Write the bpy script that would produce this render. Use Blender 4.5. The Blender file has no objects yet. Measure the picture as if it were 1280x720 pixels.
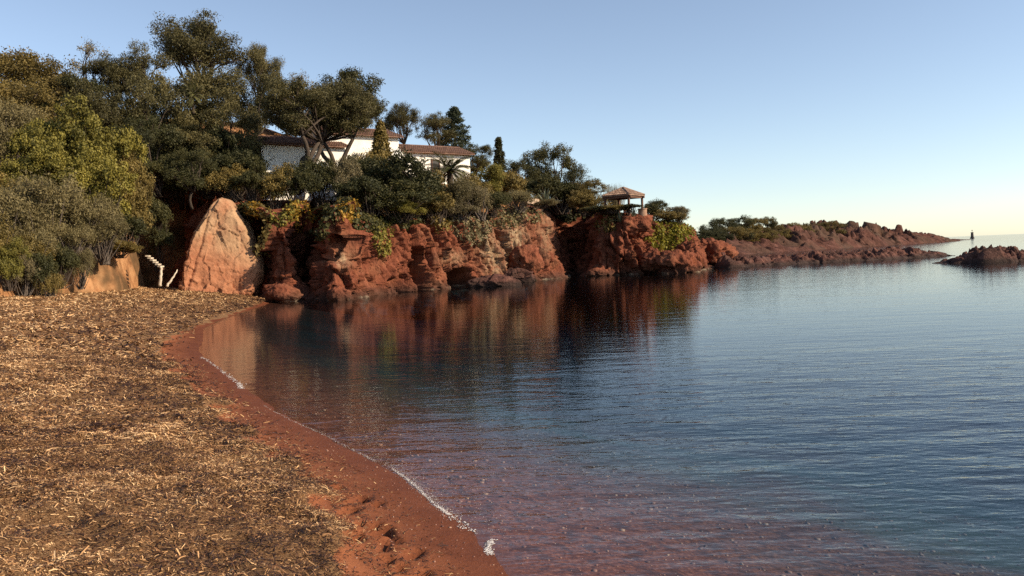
import bpy, math, random
import numpy as np
from mathutils import Matrix, Vector

# ------------------------------------------------------------------ camera, world, sun
S = bpy.context.scene
C = S.collection
H = 2.3
F = 1024.0
PITCH, ROLL = math.radians(2.31), math.radians(2.38)
cam = bpy.data.cameras.new('camera')
cam.sensor_width = 36; cam.lens = 36 * F / 1280; cam.clip_start = 0.05; cam.clip_end = 60000
camo = bpy.data.objects.new('camera', cam); C.objects.link(camo)
RM = Matrix.Rotation(math.pi / 2 - PITCH, 3, 'X') @ Matrix.Rotation(-ROLL, 3, 'Z')
camo.matrix_world = Matrix.Translation((0, 0, H)) @ RM.to_4x4()
S.camera = camo
SUN_AZ, SUN_EL = math.radians(106), math.radians(29)     # azimuth clockwise from +Y
w = bpy.data.worlds.new('World'); S.world = w; w.use_nodes = True
nt = w.node_tree; bg = nt.nodes['Background']
sky = nt.nodes.new('ShaderNodeTexSky'); sky.sky_type = 'NISHITA'; sky.sun_disc = False
sky.sun_elevation = SUN_EL; sky.sun_rotation = SUN_AZ
sky.air_density = 0.85; sky.dust_density = 0.3; sky.ozone_density = 1.2; sky.altitude = 0
hs = nt.nodes.new('ShaderNodeHueSaturation'); hs.inputs['Saturation'].default_value = 0.86       # thin milky haze over the whole sky
nt.links.new(sky.outputs[0], hs.inputs['Color']); nt.links.new(hs.outputs[0], bg.inputs[0]); bg.inputs[1].default_value = 0.124
sl = bpy.data.lights.new('sun', 'SUN'); sl.energy = 5.0; sl.angle = math.radians(0.5); sl.color = (1.0, 0.83, 0.62)
so = bpy.data.objects.new('sun', sl); C.objects.link(so)
sd_ = Vector((math.sin(SUN_AZ) * math.cos(SUN_EL), math.cos(SUN_AZ) * math.cos(SUN_EL), math.sin(SUN_EL)))
so.rotation_euler = sd_.to_track_quat('Z', 'Y').to_euler(); so.location = sd_ * 80
vs = S.view_settings; vs.view_transform = 'Standard'; vs.look = 'None'; vs.exposure = 0.5; vs.gamma = 1; vs.use_curve_mapping = False
cy = S.cycles
cy.max_bounces = 6; cy.diffuse_bounces = 2; cy.glossy_bounces = 3; cy.transparent_max_bounces = 10; cy.transmission_bounces = 4
cy.caustics_reflective = False; cy.caustics_refractive = False; cy.use_denoising = False
try: cy.sample_clamp_indirect = 3.0
except Exception: pass

# ------------------------------------------------------------------ helpers
RMn = np.array(RM)
def plan(px, d): return ((px - 640) / F * d, d)
def ray(px, py):
    v = RMn @ np.array([(px - 640) / F, (360 - py) / F, -1.0]); return v
def at(px, py, d):                          # the point of that pixel's ray at distance Y = d
    v = ray(px, py); t = d / v[1]; return np.array([v[0] * t, d, H + v[2] * t])
def atz(px, py, z):
    v = ray(px, py); t = (z - H) / v[2]; return np.array([v[0] * t, v[1] * t, z])
def project(P):
    q = (np.asarray(P) - np.array([0, 0, H])) @ RMn
    return 640 + F * q[:, 0] / -q[:, 2], 360 - F * q[:, 1] / -q[:, 2]
def rng(s): return np.random.default_rng(s)

def _h(ix, iy, iz, s):
    h = (ix.astype(np.uint32) * np.uint32(374761393) + iy.astype(np.uint32) * np.uint32(668265263)
         + iz.astype(np.uint32) * np.uint32(2147483647) + np.uint32((s * 1274126177) & 0xffffffff))
    h = (h ^ (h >> np.uint32(13))) * np.uint32(1274126177)
    h = (h ^ (h >> np.uint32(16))) * np.uint32(2246822519)
    h ^= h >> np.uint32(15)
    return h.astype(np.float64) / 4294967295.0
def vnoise(p, seed=0):
    i = np.floor(p).astype(np.int64); f = p - i; u = f * f * (3 - 2 * f); r = 0
    for dx in (0, 1):
        for dy in (0, 1):
            for dz in (0, 1):
                wt = (u[:, 0] if dx else 1 - u[:, 0]) * (u[:, 1] if dy else 1 - u[:, 1]) * (u[:, 2] if dz else 1 - u[:, 2])
                r = r + wt * _h(i[:, 0] + dx, i[:, 1] + dy, i[:, 2] + dz, seed)
    return r * 2 - 1
def fbm(p, o=4, seed=0, g=0.5):
    a, r, t = 1.0, 0, 0
    for k in range(o):
        r = r + a * vnoise(p * 2.03 ** k + 17.3 * k, seed + k); t += a; a *= g
    return r / t
def ridged(p, o=4, seed=0, g=0.55):
    a, r, t = 1.0, 0, 0
    for k in range(o):
        r = r + a * (1 - 2 * np.abs(vnoise(p * 2.1 ** k + 9.1 * k, seed + k))); t += a; a *= g
    return r / t
def worley(p, seed=0):                      # (F1, F2-F1, cell id)
    i = np.floor(p).astype(np.int64); f1 = np.full(len(p), 9.0); f2 = np.full(len(p), 9.0); cid = np.zeros(len(p))
    for dx in (-1, 0, 1):
        for dy in (-1, 0, 1):
            for dz in (-1, 0, 1):
                c = i + np.array([dx, dy, dz])
                q = np.stack([_h(c[:, 0], c[:, 1], c[:, 2], seed + k) for k in (1, 2, 3)], 1)
                d = np.linalg.norm(c + q - p, axis=1); idv = _h(c[:, 0], c[:, 1], c[:, 2], seed + 7)
                n = d < f1
                f2 = np.where(n, f1, np.minimum(f2, d)); cid = np.where(n, idv, cid); f1 = np.where(n, d, f1)
    return f1, f2 - f1, cid
def facet(p, seed=0, tilt=1.6):             # angular broken-rock relief, about -1..1
    i = np.floor(p).astype(np.int64); f1 = np.full(len(p), 9.0); out = np.zeros(len(p))
    for dx in (-1, 0, 1):
        for dy in (-1, 0, 1):
            for dz in (-1, 0, 1):
                c = i + np.array([dx, dy, dz]); hs = [_h(c[:, 0], c[:, 1], c[:, 2], seed + k) for k in range(1, 8)]
                dv = p - c - np.stack(hs[:3], 1); d = (dv * dv).sum(1); n = d < f1
                val = hs[6] * 2 - 1 + tilt * ((np.stack(hs[3:6], 1) * 2 - 1) * dv).sum(1)
                out = np.where(n, val, out); f1 = np.where(n, d, f1)
    return out * .6
def sstep(a, b, x):
    t = np.clip((x - a) / (b - a), 0, 1); return t * t * (3 - 2 * t)

def mesh_np(name, V, Fc, smooth=False):
    V = np.asarray(V, np.float32); Fc = np.asarray(Fc, np.int32)
    m = bpy.data.meshes.new(name); k = Fc.shape[1]; n = len(Fc)
    m.vertices.add(len(V)); m.vertices.foreach_set('co', V.ravel())
    m.loops.add(n * k); m.loops.foreach_set('vertex_index', Fc.ravel())
    m.polygons.add(n); m.polygons.foreach_set('loop_start', np.arange(0, n * k, k, dtype=np.int32))
    if smooth: m.polygons.foreach_set('use_smooth', np.ones(n, bool))
    m.update(calc_edges=True); return m
def add_attr(m, name, vals, dom='POINT'):
    a = m.attributes.new(name, 'FLOAT', dom); a.data.foreach_set('value', np.asarray(vals, np.float32))
def grid_faces(nr, nc):
    r, c = np.meshgrid(np.arange(nr - 1), np.arange(nc - 1), indexing='ij'); a = (r * nc + c).ravel()
    return np.stack([a, a + 1, a + nc + 1, a + nc], 1)
def link(name, mesh, mat=None, parent=None, **props):
    o = bpy.data.objects.new(name, mesh); C.objects.link(o)
    if mat is not None and mesh is not None and not mesh.materials: mesh.materials.append(mat)
    if parent: o.parent = parent
    for k, v in props.items():
        if v: o[k] = v
    return o
def empty(name, loc, label, cat, group=None, rz=0.0, sc=(1, 1, 1)):
    o = bpy.data.objects.new(name, None); C.objects.link(o); o.location = loc; o.rotation_euler = (0, 0, rz); o.scale = sc
    o['label'] = label; o['category'] = cat
    if group: o['group'] = group
    return o
class MB:                                    # mixed small mesh builder
    def __init__(s): s.v = []; s.f = []
    def add(s, v, f):
        b = len(s.v); s.v += [tuple(map(float, q)) for q in v]; s.f += [tuple(int(i) + b for i in q) for q in f]; return s
    def box(s, c, d, M=None):
        x, y, z = [q / 2 for q in d]
        v = [(i * x, j * y, k * z) for i in (-1, 1) for j in (-1, 1) for k in (-1, 1)]
        if M is not None: v = [tuple(M @ Vector(q)) for q in v]
        v = [(q[0] + c[0], q[1] + c[1], q[2] + c[2]) for q in v]
        return s.add(v, [(0, 1, 3, 2), (4, 6, 7, 5), (0, 4, 5, 1), (2, 3, 7, 6), (0, 2, 6, 4), (1, 5, 7, 3)])
    def tube(s, P, R, n=6, cap=True):
        P = [Vector(p) for p in P]; rings = []
        for i, p in enumerate(P):
            t = (P[min(i + 1, len(P) - 1)] - P[max(i - 1, 0)]).normalized()
            a = t.cross(Vector((0.31, 0.95, 0.05))); a.normalize(); b = t.cross(a)
            rings += [tuple(p + (a * math.cos(2 * math.pi * k / n) + b * math.sin(2 * math.pi * k / n)) * R[i]) for k in range(n)]
        f = [(i * n + k, i * n + (k + 1) % n, (i + 1) * n + (k + 1) % n, (i + 1) * n + k) for i in range(len(P) - 1) for k in range(n)]
        if cap: f += [tuple(range(n))[::-1], tuple(range((len(P) - 1) * n, len(P) * n))]
        return s.add(rings, f)
    def mesh(s, name, smooth=False):
        m = bpy.data.meshes.new(name); m.from_pydata(s.v, [], s.f)
        if smooth:
            for p in m.polygons: p.use_smooth = True
        m.update(); return m

# ------------------------------------------------------------------ materials
def newmat(name):
    m = bpy.data.materials.new(name); m.use_nodes = True; t = m.node_tree
    return m, t, t.nodes['Principled BSDF'], t.nodes['Material Output']
def N(t, kind, **kw):
    n = t.nodes.new(kind)
    for k, v in kw.items():
        if k in n.inputs: n.inputs[k].default_value = v
        else: setattr(n, k, v)
    return n
def noise(t, scale, detail=4, rough=0.55, vec=None, mapscale=None):
    n = N(t, 'ShaderNodeTexNoise'); n.inputs['Scale'].default_value = scale; n.inputs['Detail'].default_value = detail; n.inputs['Roughness'].default_value = rough
    if vec is None:
        vec = N(t, 'ShaderNodeNewGeometry').outputs['Position']
    if mapscale:
        mp = N(t, 'ShaderNodeMapping'); mp.inputs['Scale'].default_value = mapscale[:3]
        if len(mapscale) > 3: mp.inputs['Rotation'].default_value = mapscale[3]
        t.links.new(vec, mp.inputs[0]); vec = mp.outputs[0]
    t.links.new(vec, n.inputs['Vector']); return n.outputs['Fac']
def ramp(t, fac, stops, interp='LINEAR'):
    r = N(t, 'ShaderNodeValToRGB'); e = r.color_ramp; e.interpolation = interp
    while len(e.elements) < len(stops): e.elements.new(0.5)
    for q, (p, c) in zip(e.elements, stops):
        q.position = p; q.color = (*c, 1) if len(c) == 3 else c
    t.links.new(fac, r.inputs[0]); return r.outputs[0]
def mix(t, a, b, fac, mode='MIX'):
    m = N(t, 'ShaderNodeMix', data_type='RGBA', blend_type=mode)
    for s, v in ((m.inputs[0], fac), (m.inputs[6], a), (m.inputs[7], b)):
        if hasattr(v, 'links'): t.links.new(v, s)
        else: s.default_value = v if not isinstance(v, tuple) else ((*v, 1) if len(v) == 3 else v)
    return m.outputs[2]
def mathn(t, op, a, b=0.0):
    m = N(t, 'ShaderNodeMath', operation=op)
    for s, v in ((m.inputs[0], a), (m.inputs[1], b)):
        if hasattr(v, 'links'): t.links.new(v, s)
        else: s.default_value = v
    return m.outputs[0]
def bump(t, h, strength, dist, prev=None):
    b = N(t, 'ShaderNodeBump'); b.inputs['Strength'].default_value = strength; b.inputs['Distance'].default_value = dist
    t.links.new(h, b.inputs['Height'])
    if prev is not None: t.links.new(prev, b.inputs['Normal'])
    return b.outputs[0]
def attr(t, name): return N(t, 'ShaderNodeAttribute', attribute_name=name).outputs['Fac']

def leafmat(name, dark, mid, light, trans=0.22):
    m, t, p, out = newmat(name)
    n1 = noise(t, 0.55, 3); sh = attr(t, 'shade'); oi = N(t, 'ShaderNodeObjectInfo').outputs['Random']
    f = mathn(t, 'ADD', mathn(t, 'MULTIPLY', sh, 0.5), mathn(t, 'MULTIPLY', n1, 0.35)); f = mathn(t, 'ADD', f, mathn(t, 'MULTIPLY', oi, 0.25))
    col = ramp(t, f, [(0.2, dark), (0.55, mid), (0.9, light)])
    t.links.new(col, p.inputs['Base Color']); p.inputs['Roughness'].default_value = 0.62
    p.inputs['Specular IOR Level'].default_value = 0.25
    tr = N(t, 'ShaderNodeBsdfTranslucent'); t.links.new(col, tr.inputs[0])
    ms = N(t, 'ShaderNodeMixShader'); ms.inputs[0].default_value = trans
    t.links.new(p.outputs[0], ms.inputs[1]); t.links.new(tr.outputs[0], ms.inputs[2]); t.links.new(ms.outputs[0], out.inputs[0]); return m
L = {
 'oak': leafmat('leaf_oak', (0.043, 0.038, 0.014), (0.097, 0.084, 0.030), (0.181, 0.146, 0.053)),
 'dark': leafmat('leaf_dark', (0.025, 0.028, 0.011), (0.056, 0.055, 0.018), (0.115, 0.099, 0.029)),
 'olive': leafmat('leaf_olive', (0.075, 0.057, 0.018), (0.170, 0.124, 0.034), (0.287, 0.197, 0.051)),
 'yell': leafmat('leaf_yellow_green', (0.071, 0.067, 0.015), (0.178, 0.152, 0.028), (0.310, 0.251, 0.045)),
 'brown': leafmat('leaf_brown', (0.075, 0.061, 0.026), (0.162, 0.131, 0.055), (0.268, 0.213, 0.094)),
 'grey': leafmat('leaf_grey', (0.100, 0.085, 0.043), (0.191, 0.153, 0.076), (0.298, 0.233, 0.119)),
 'gold': leafmat('leaf_gold', (0.138, 0.077, 0.011), (0.331, 0.186, 0.022), (0.469, 0.285, 0.044), .3),
 'vine': leafmat('leaf_vine', (0.083, 0.077, 0.009), (0.207, 0.186, 0.018), (0.331, 0.273, 0.033), .3),
 'fir': leafmat('leaf_fir', (0.019, 0.027, 0.017), (0.041, 0.052, 0.029), (0.077, 0.087, 0.042)),
 'palm': leafmat('leaf_palm', (0.037, 0.040, 0.014), (0.084, 0.084, 0.027), (0.144, 0.132, 0.045)),
 'agave': leafmat('leaf_agave', (0.110, 0.118, 0.072), (0.207, 0.205, 0.121), (0.304, 0.285, 0.176), .1),
}
def simple(name, c1, c2, sc=4, rough=0.8, b=0.0, bd=0.02, spec=0.3):
    m, t, p, o = newmat(name); n = noise(t, sc, 5)
    t.links.new(ramp(t, n, [(0.3, c1), (0.7, c2)]), p.inputs['Base Color']); p.inputs['Roughness'].default_value = rough
    p.inputs['Specular IOR Level'].default_value = spec
    if b: t.links.new(bump(t, n, b, bd), p.inputs['Normal'])
    return m
BARK = simple('bark', (.035, .025, .018), (.085, .062, .045), 9, .9, .6)
TWIG = simple('twig', (.060, .045, .034), (.120, .095, .075), 9, .9)
def rockmat(name, pale=False):
    m, t, p, o = newmat(name)
    n1 = noise(t, .35, 5, .6); n2 = noise(t, 1.7, 8, .65); n3 = noise(t, 1.0, 4, .6, None, (3.2, 3.2, .8, (0.18, 0.22, 0.0)))
    c = ramp(t, n2, [(.28, (0.045, 0.013, 0.008)), (.45, (0.140, 0.040, 0.020)), (.6, (0.216, 0.066, 0.032)), (.78, (0.295, 0.104, 0.054))])
    c = mix(t, c, ramp(t, n3, [(.35, (0.091, 0.025, 0.013)), (.65, (0.249, 0.081, 0.040))]), .4)
    c = mix(t, c, (.31, .14, .07), ramp(t, n1, [(.52, (0, 0, 0)), (.75, (.55, .55, .55))]))
    pl = attr(t, 'pale'); n4 = noise(t, 2.2, 6, .7, None, (1, 1, .45))
    f = mathn(t, 'MULTIPLY', pl, ramp(t, n4, [(.34, (0, 0, 0)), (.56, (1, 1, 1))]))
    c = mix(t, c, ramp(t, n2, [(.3, (.20, .13, .07)), (.7, (.44, .33, .20))]), f)
    g = N(t, 'ShaderNodeNewGeometry').outputs['Position']; sx = N(t, 'ShaderNodeSeparateXYZ'); t.links.new(g, sx.inputs[0]); z = sx.outputs[2]
    n5 = noise(t, 1.1, 3)
    zz = mathn(t, 'ADD', z, mathn(t, 'MULTIPLY', mathn(t, 'SUBTRACT', n5, .5), -.35))
    band = ramp(t, zz, [(0.0, (1, 1, 1)), (.05, (1, 1, 1)), (.09, (0, 0, 0))])
    nb = ramp(t, noise(t, .55, 2), [(.5, (0, 0, 0)), (.6, (1, 1, 1))])
    c = mix(t, c, (.055, .03, .02), ramp(t, zz, [(.15, (.75, .75, .75)), (.75, (0, 0, 0))]))     # dark wet weed belt
    c = mix(t, c, (.25, .19, .13), mathn(t, 'MULTIPLY', band, nb))                              # crust at the waterline
    t.links.new(c, p.inputs['Base Color']); p.inputs['Roughness'].default_value = .9; p.inputs['Specular IOR Level'].default_value = .2
    h = mathn(t, 'ADD', n2, mathn(t, 'MULTIPLY', n3, .8))
    b1 = bump(t, h, .9, .22); b2 = bump(t, noise(t, 9, 6, .7), .6, .05, b1)
    t.links.new(b2, p.inputs['Normal']); return m
ROCK = rockmat('red_rock')
def searock():
    m, t, p, o = newmat('dark_sea_rock'); n = noise(t, 1.2, 8, .68); n2 = noise(t, .3, 3)
    c = ramp(t, n, [(.3, (.028, .014, .012)), (.5, (.105, .042, .030)), (.72, (.21, .095, .068))])
    c = mix(t, c, (.07, .045, .032), ramp(t, n2, [(.45, (0, 0, 0)), (.7, (.6, .6, .6))]))
    g = N(t, 'ShaderNodeNewGeometry').outputs['Position']; sx = N(t, 'ShaderNodeSeparateXYZ'); t.links.new(g, sx.inputs[0])
    c = mix(t, c, (.03, .02, .016), ramp(t, sx.outputs[2], [(.15, (.8, .8, .8)), (.5, (0, 0, 0))]))
    t.links.new(c, p.inputs['Base Color']); p.inputs['Roughness'].default_value = .85; p.inputs['Specular IOR Level'].default_value = .2
    t.links.new(bump(t, noise(t, 7, 6, .7), .7, .08, bump(t, n, 1, .3)), p.inputs['Normal']); return m
SEAROCK = searock()
def farrock():
    m, t, p, o = newmat('headland_rock'); n = noise(t, .25, 8, .68); n2 = noise(t, .05, 3)
    c = ramp(t, n, [(.3, (.022, .013, .011)), (.5, (.085, .037, .027)), (.7, (.165, .078, .058))])
    c = mix(t, c, (.085, .06, .04), ramp(t, n2, [(.45, (0, 0, 0)), (.7, (.6, .6, .6))]))
    t.links.new(c, p.inputs['Base Color']); p.inputs['Roughness'].default_value = .95; p.inputs['Specular IOR Level'].default_value = .1
    t.links.new(bump(t, n, 1, .8), p.inputs['Normal']); return m
FARROCK = farrock()
def earthmat():
    m, t, p, o = newmat('red_earth'); n = noise(t, 1.3, 8, .65); n2 = noise(t, .3, 3)
    c = ramp(t, n, [(.3, (.12, .055, .025)), (.5, (.33, .16, .07)), (.72, (.48, .27, .13))])
    c = mix(t, c, (.06, .042, .022), ramp(t, n2, [(.48, (0, 0, 0)), (.62, (.8, .8, .8))]))
    t.links.new(c, p.inputs['Base Color']); p.inputs['Roughness'].default_value = .95; p.inputs['Specular IOR Level'].default_value = .1
    t.links.new(bump(t, n, .9, .12), p.inputs['Normal']); return m
EARTH = earthmat()
def beachmat():
    m, t, p, o = newmat('beach_sand')
    lit = attr(t, 'litter'); dep = attr(t, 'elev')
    g1 = noise(t, 140, 3, .6); g2 = noise(t, 22, 5, .65); g3 = noise(t, 2.3, 4, .6)
    sand = ramp(t, g1, [(.25, (.10, .032, .012)), (.5, (.27, .088, .034)), (.75, (.46, .19, .085))])
    sand = mix(t, sand, ramp(t, g3, [(.35, (.16, .050, .022)), (.65, (.28, .098, .042))]), .5)
    wet = ramp(t, dep, [(.12, (1, 1, 1)), (.19, (0, 0, 0))])                    # elev 0.1 = waterline
    sand = mix(t, sand, mix(t, sand, (.52, .45, .41), 1.0, 'MULTIPLY'), wet)
    sea = ramp(t, g2, [(.3, (.045, .014, .009)), (.55, (.175, .056, .029)), (.75, (.36, .15, .08))])
    sea = mix(t, sea, (.05, .018, .012), ramp(t, noise(t, 6, 3, .6), [(.48, (0, 0, 0)), (.62, (.8, .8, .8))]))
    weed = noise(t, .22, 4, .6)
    sea = mix(t, sea, ramp(t, g2, [(.35, (.035, .048, .040)), (.7, (.13, .125, .085))]), mathn(t, 'MULTIPLY', ramp(t, weed, [(.42, (.1, .1, .1)), (.56, (.9, .9, .9))]), ramp(t, attr(t, 'deep'), [(.09, (0, 0, 0)), (.30, (1, 1, 1))])))  # deep weed tone, lightened to stand in for light scattered in the water
    und = ramp(t, dep, [(.085, (1, 1, 1)), (.1, (0, 0, 0))])
    sand = mix(t, sand, sea, und)
    l1 = noise(t, 60, 5, .7, None, (1, 2.2, 1)); l2 = noise(t, 3.2, 5, .65)
    li = ramp(t, l1, [(.28, (.03, .013, .007)), (.48, (.16, .080, .036)), (.62, (.32, .185, .085)), (.78, (.52, .34, .18))])
    li = mix(t, li, (.075, .04, .022), ramp(t, l2, [(.50, (0, 0, 0)), (.72, (.75, .75, .75))]))
    lm = mathn(t, 'ADD', lit, mathn(t, 'MULTIPLY', mathn(t, 'SUBTRACT', g2, .5), .8))
    c = mix(t, sand, li, ramp(t, lm, [(.4, (0, 0, 0)), (.6, (1, 1, 1))]))
    t.links.new(c, p.inputs['Base Color'])
    r = ramp(t, dep, [(.10, (.6, .6, .6)), (.20, (.95, .95, .95))]); t.links.new(r, p.inputs['Roughness']); p.inputs['Specular IOR Level'].default_value = .15
    b1 = bump(t, g2, .6, .02); b2 = bump(t, g1, .5, .004, b1); b3 = bump(t, mathn(t, 'MULTIPLY', l1, lit), .9, .02, b2)
    t.links.new(b3, p.inputs['Normal']); return m
BEACH = beachmat()
def strandmat():
    m, t, p, o = newmat('dry_seagrass'); s = attr(t, 'shade'); l2 = noise(t, 1.1, 4, .65)
    f = mathn(t, 'ADD', s, mathn(t, 'MULTIPLY', mathn(t, 'SUBTRACT', l2, .5), -1.8))
    sz_ = N(t, 'ShaderNodeSeparateXYZ'); t.links.new(N(t, 'ShaderNodeNewGeometry').outputs['Position'], sz_.inputs[0])
    f = mathn(t, 'ADD', f, mathn(t, 'MULTIPLY', mathn(t, 'SUBTRACT', sz_.outputs[2], .85), .36))       # drier and paler up the beach
    c = ramp(t, f, [(.10, (.026, .010, .006)), (.34, (.165, .072, .028)), (.54, (.46, .245, .100)), (.90, (.80, .53, .27))])
    t.links.new(c, p.inputs['Base Color']); p.inputs['Roughness'].default_value = .6; p.inputs['Specular IOR Level'].default_value = .35; return m
STRAND = strandmat()
def watermat():
    m, t, p, o = newmat('sea_water'); t.nodes.remove(p)
    a = noise(t, 1.0, 3, .5, None, (.55, 1.7, 1, (0, 0, .30)))
    b = noise(t, 3.4, 3, .55, None, (.6, 1.5, 1, (0, 0, .12)))
    c = noise(t, .16, 2, .5, None, (.7, 1.4, 1, (0, 0, .2)))
    d = noise(t, 11, 2, .5, None, (.8, 1.3, 1))
    sx = N(t, 'ShaderNodeSeparateXYZ'); t.links.new(N(t, 'ShaderNodeNewGeometry').outputs['Position'], sx.inputs[0])
    lee = N(t, 'ShaderNodeMapRange', interpolation_type='SMOOTHSTEP'); t.links.new(mathn(t, 'ADD', sx.outputs[0], mathn(t, 'MULTIPLY', sx.outputs[1], -.15)), lee.inputs[0])
    for k_, v_ in zip((1, 2, 3, 4), (-14, 6, .50, 1.0)): lee.inputs[k_].default_value = v_
    lee2 = N(t, 'ShaderNodeMapRange', interpolation_type='SMOOTHSTEP'); t.links.new(sx.outputs[1], lee2.inputs[0])
    for k_, v_ in zip((1, 2, 3, 4), (5, 22, 1.5, .30)): lee2.inputs[k_].default_value = v_
    lee = mathn(t, 'MULTIPLY', lee.outputs[0], lee2.outputs[0]); a, b, c, d = [mathn(t, 'MULTIPLY', q, lee) for q in (a, b, c, d)]
    n = bump(t, c, 1, .045); n = bump(t, a, 1, .030, n); n = bump(t, b, 1, .013, n); n = bump(t, d, 1, .0028, n)
    gl = N(t, 'ShaderNodeBsdfGlossy'); gl.inputs['Roughness'].default_value = .06; t.links.new(n, gl.inputs['Normal'])
    tr = N(t, 'ShaderNodeBsdfTransparent'); tr.inputs[0].default_value = (.93, .95, .95, 1)
    fr = N(t, 'ShaderNodeFresnel'); t.links.new(n, fr.inputs[1]); bf = N(t, 'ShaderNodeNewGeometry').outputs['Backfacing']
    t.links.new(mathn(t, 'POWER', 1.333, mathn(t, 'SUBTRACT', 1.0, mathn(t, 'MULTIPLY', bf, 2.0))), fr.inputs[0])
    ms = N(t, 'ShaderNodeMixShader'); t.links.new(fr.outputs[0], ms.inputs[0]); t.links.new(tr.outputs[0], ms.inputs[1]); t.links.new(gl.outputs[0], ms.inputs[2])
    t.links.new(ms.outputs[0], o.inputs[0])
    va = N(t, 'ShaderNodeVolumeAbsorption'); va.inputs[0].default_value = (.42, .70, .84, 1); va.inputs[1].default_value = .32
    t.links.new(va.outputs[0], o.inputs[1]); return m
WATER = watermat()
PLASTER = simple('white_plaster', (.74, .70, .61), (.86, .83, .75), 1.2, .85, .15)
def tilemat(name, a, b, c):
    m, t, p, o = newmat(name); n = noise(t, 3.0, 4, .7)
    t.links.new(ramp(t, n, [(.3, a), (.5, b), (.7, c)]), p.inputs['Base Color']); p.inputs['Roughness'].default_value = .9; return m
TILE = tilemat('clay_tile', (.080, .040, .028), (.150, .078, .052), (.26, .155, .105))
GTILE = tilemat('weathered_tile', (.15, .082, .055), (.27, .165, .112), (.42, .29, .205))
WOOD = simple('dark_timber', (.085, .042, .028), (.170, .090, .058), 5, .85)
STONE = simple('pale_stone', (.30, .20, .13), (.52, .39, .28), 3, .9, .5)
PINKST = simple('pink_render', (.27, .15, .095), (.42, .26, .17), 2.5, .9, .4)
RUBBLE = simple('rubble', (.12, .065, .042), (.26, .16, .105), 3, .95, .6)
BLEACH = simple('bleached_wood', (.42, .34, .24), (.64, .55, .42), 6, .8, .3)
WHITE = simple('white_paint', (.70, .68, .62), (.82, .80, .74), 3, .7)
DARK = simple('opening_shade', (.02, .018, .016), (.045, .04, .036), 3, .6)  # near-black colour standing for the shade inside arch and window
FOAM = simple('foam_bubbles', (.42, .38, .35), (.66, .63, .59), 60, .5, .4, .004)
BEACON = simple('beacon_paint', (.045, .035, .035), (.095, .07, .062), .8, .8)

# ------------------------------------------------------------------ plan of the place
SHORE = [(9, -40), (4.2, -12), (2.6, -4), (1.5, 0), (.75, 3)] + [tuple(atz(x, y, 0)[:2]) for x, y in
         [(640, 720), (610, 690), (562, 640), (500, 598), (420, 552), (345, 515), (298, 478), (268, 455), (246, 440), (256, 424), (252, 410), (285, 395), (338, 380)]] + [plan(340, 57), plan(300, 66), plan(270, 90)]
LITTER = [(6, -40), (1.2, -12), (.2, -3), (-.2, 0), (-.35, 3)] + [tuple(atz(x, y, .25)[:2]) for x, y in
          [(545, 728), (485, 705), (437, 682), (412, 640), (415, 605), (372, 577), (335, 552), (300, 524), (272, 506), (288, 488), (250, 482), (232, 462), (205, 446), (196, 430), (222, 417), (238, 405), (300, 384), (338, 371)]] + [plan(335, 60), plan(300, 70), plan(270, 90)]
def segdist(X, Y, poly):
    P = np.stack([X, Y], 1); best = np.full(len(P), 1e9); sg = np.ones(len(P)); arc = np.zeros(len(P)); acc = 0
    poly = np.asarray(poly, float)
    for a, b in zip(poly[:-1], poly[1:]):
        d = b - a; L2 = d @ d; t = np.clip(((P - a) @ d) / L2, 0, 1); q = P - a - t[:, None] * d
        r = np.hypot(q[:, 0], q[:, 1]); s = np.sign(d[0] * (P[:, 1] - a[1]) - d[1] * (P[:, 0] - a[0]))
        n = r < best - 1e-9; best = np.where(n, r, best); sg = np.where(n, s, sg); arc = np.where(n, acc + t * math.sqrt(L2), arc); acc += math.sqrt(L2)
    return best * sg, arc                    # positive on the left of the line's direction
def smooth_poly(p, k=2):
    p = np.asarray(p, float)
    for _ in range(k):
        q = [p[0]]
        for a, b in zip(p[:-1], p[1:]): q += [a * .75 + b * .25, a * .25 + b * .75]
        q.append(p[-1]); p = np.array(q)
    return p
SHORE_S, LITTER_S = smooth_poly(SHORE), smooth_poly(LITTER)
rf = rng(5)
FEET = []                                    # trodden hollows in the wet sand
for (x, y) in [(452, 598), (470, 602), (437, 604), (436, 614), (432, 618), (450, 632), (478, 634), (482, 637), (466, 630), (480, 650), (478, 658), (493, 645), (444, 650), (515, 660), (484, 672), (498, 680), (528, 684), (523, 690), (507, 697), (538, 714), (532, 708), (430, 655), (463, 640), (420, 588)]:
    p = atz(x, y, .3); FEET.append((p[0], p[1], rf.uniform(-.5, .5), rf.uniform(.7, 1.1)))
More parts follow.
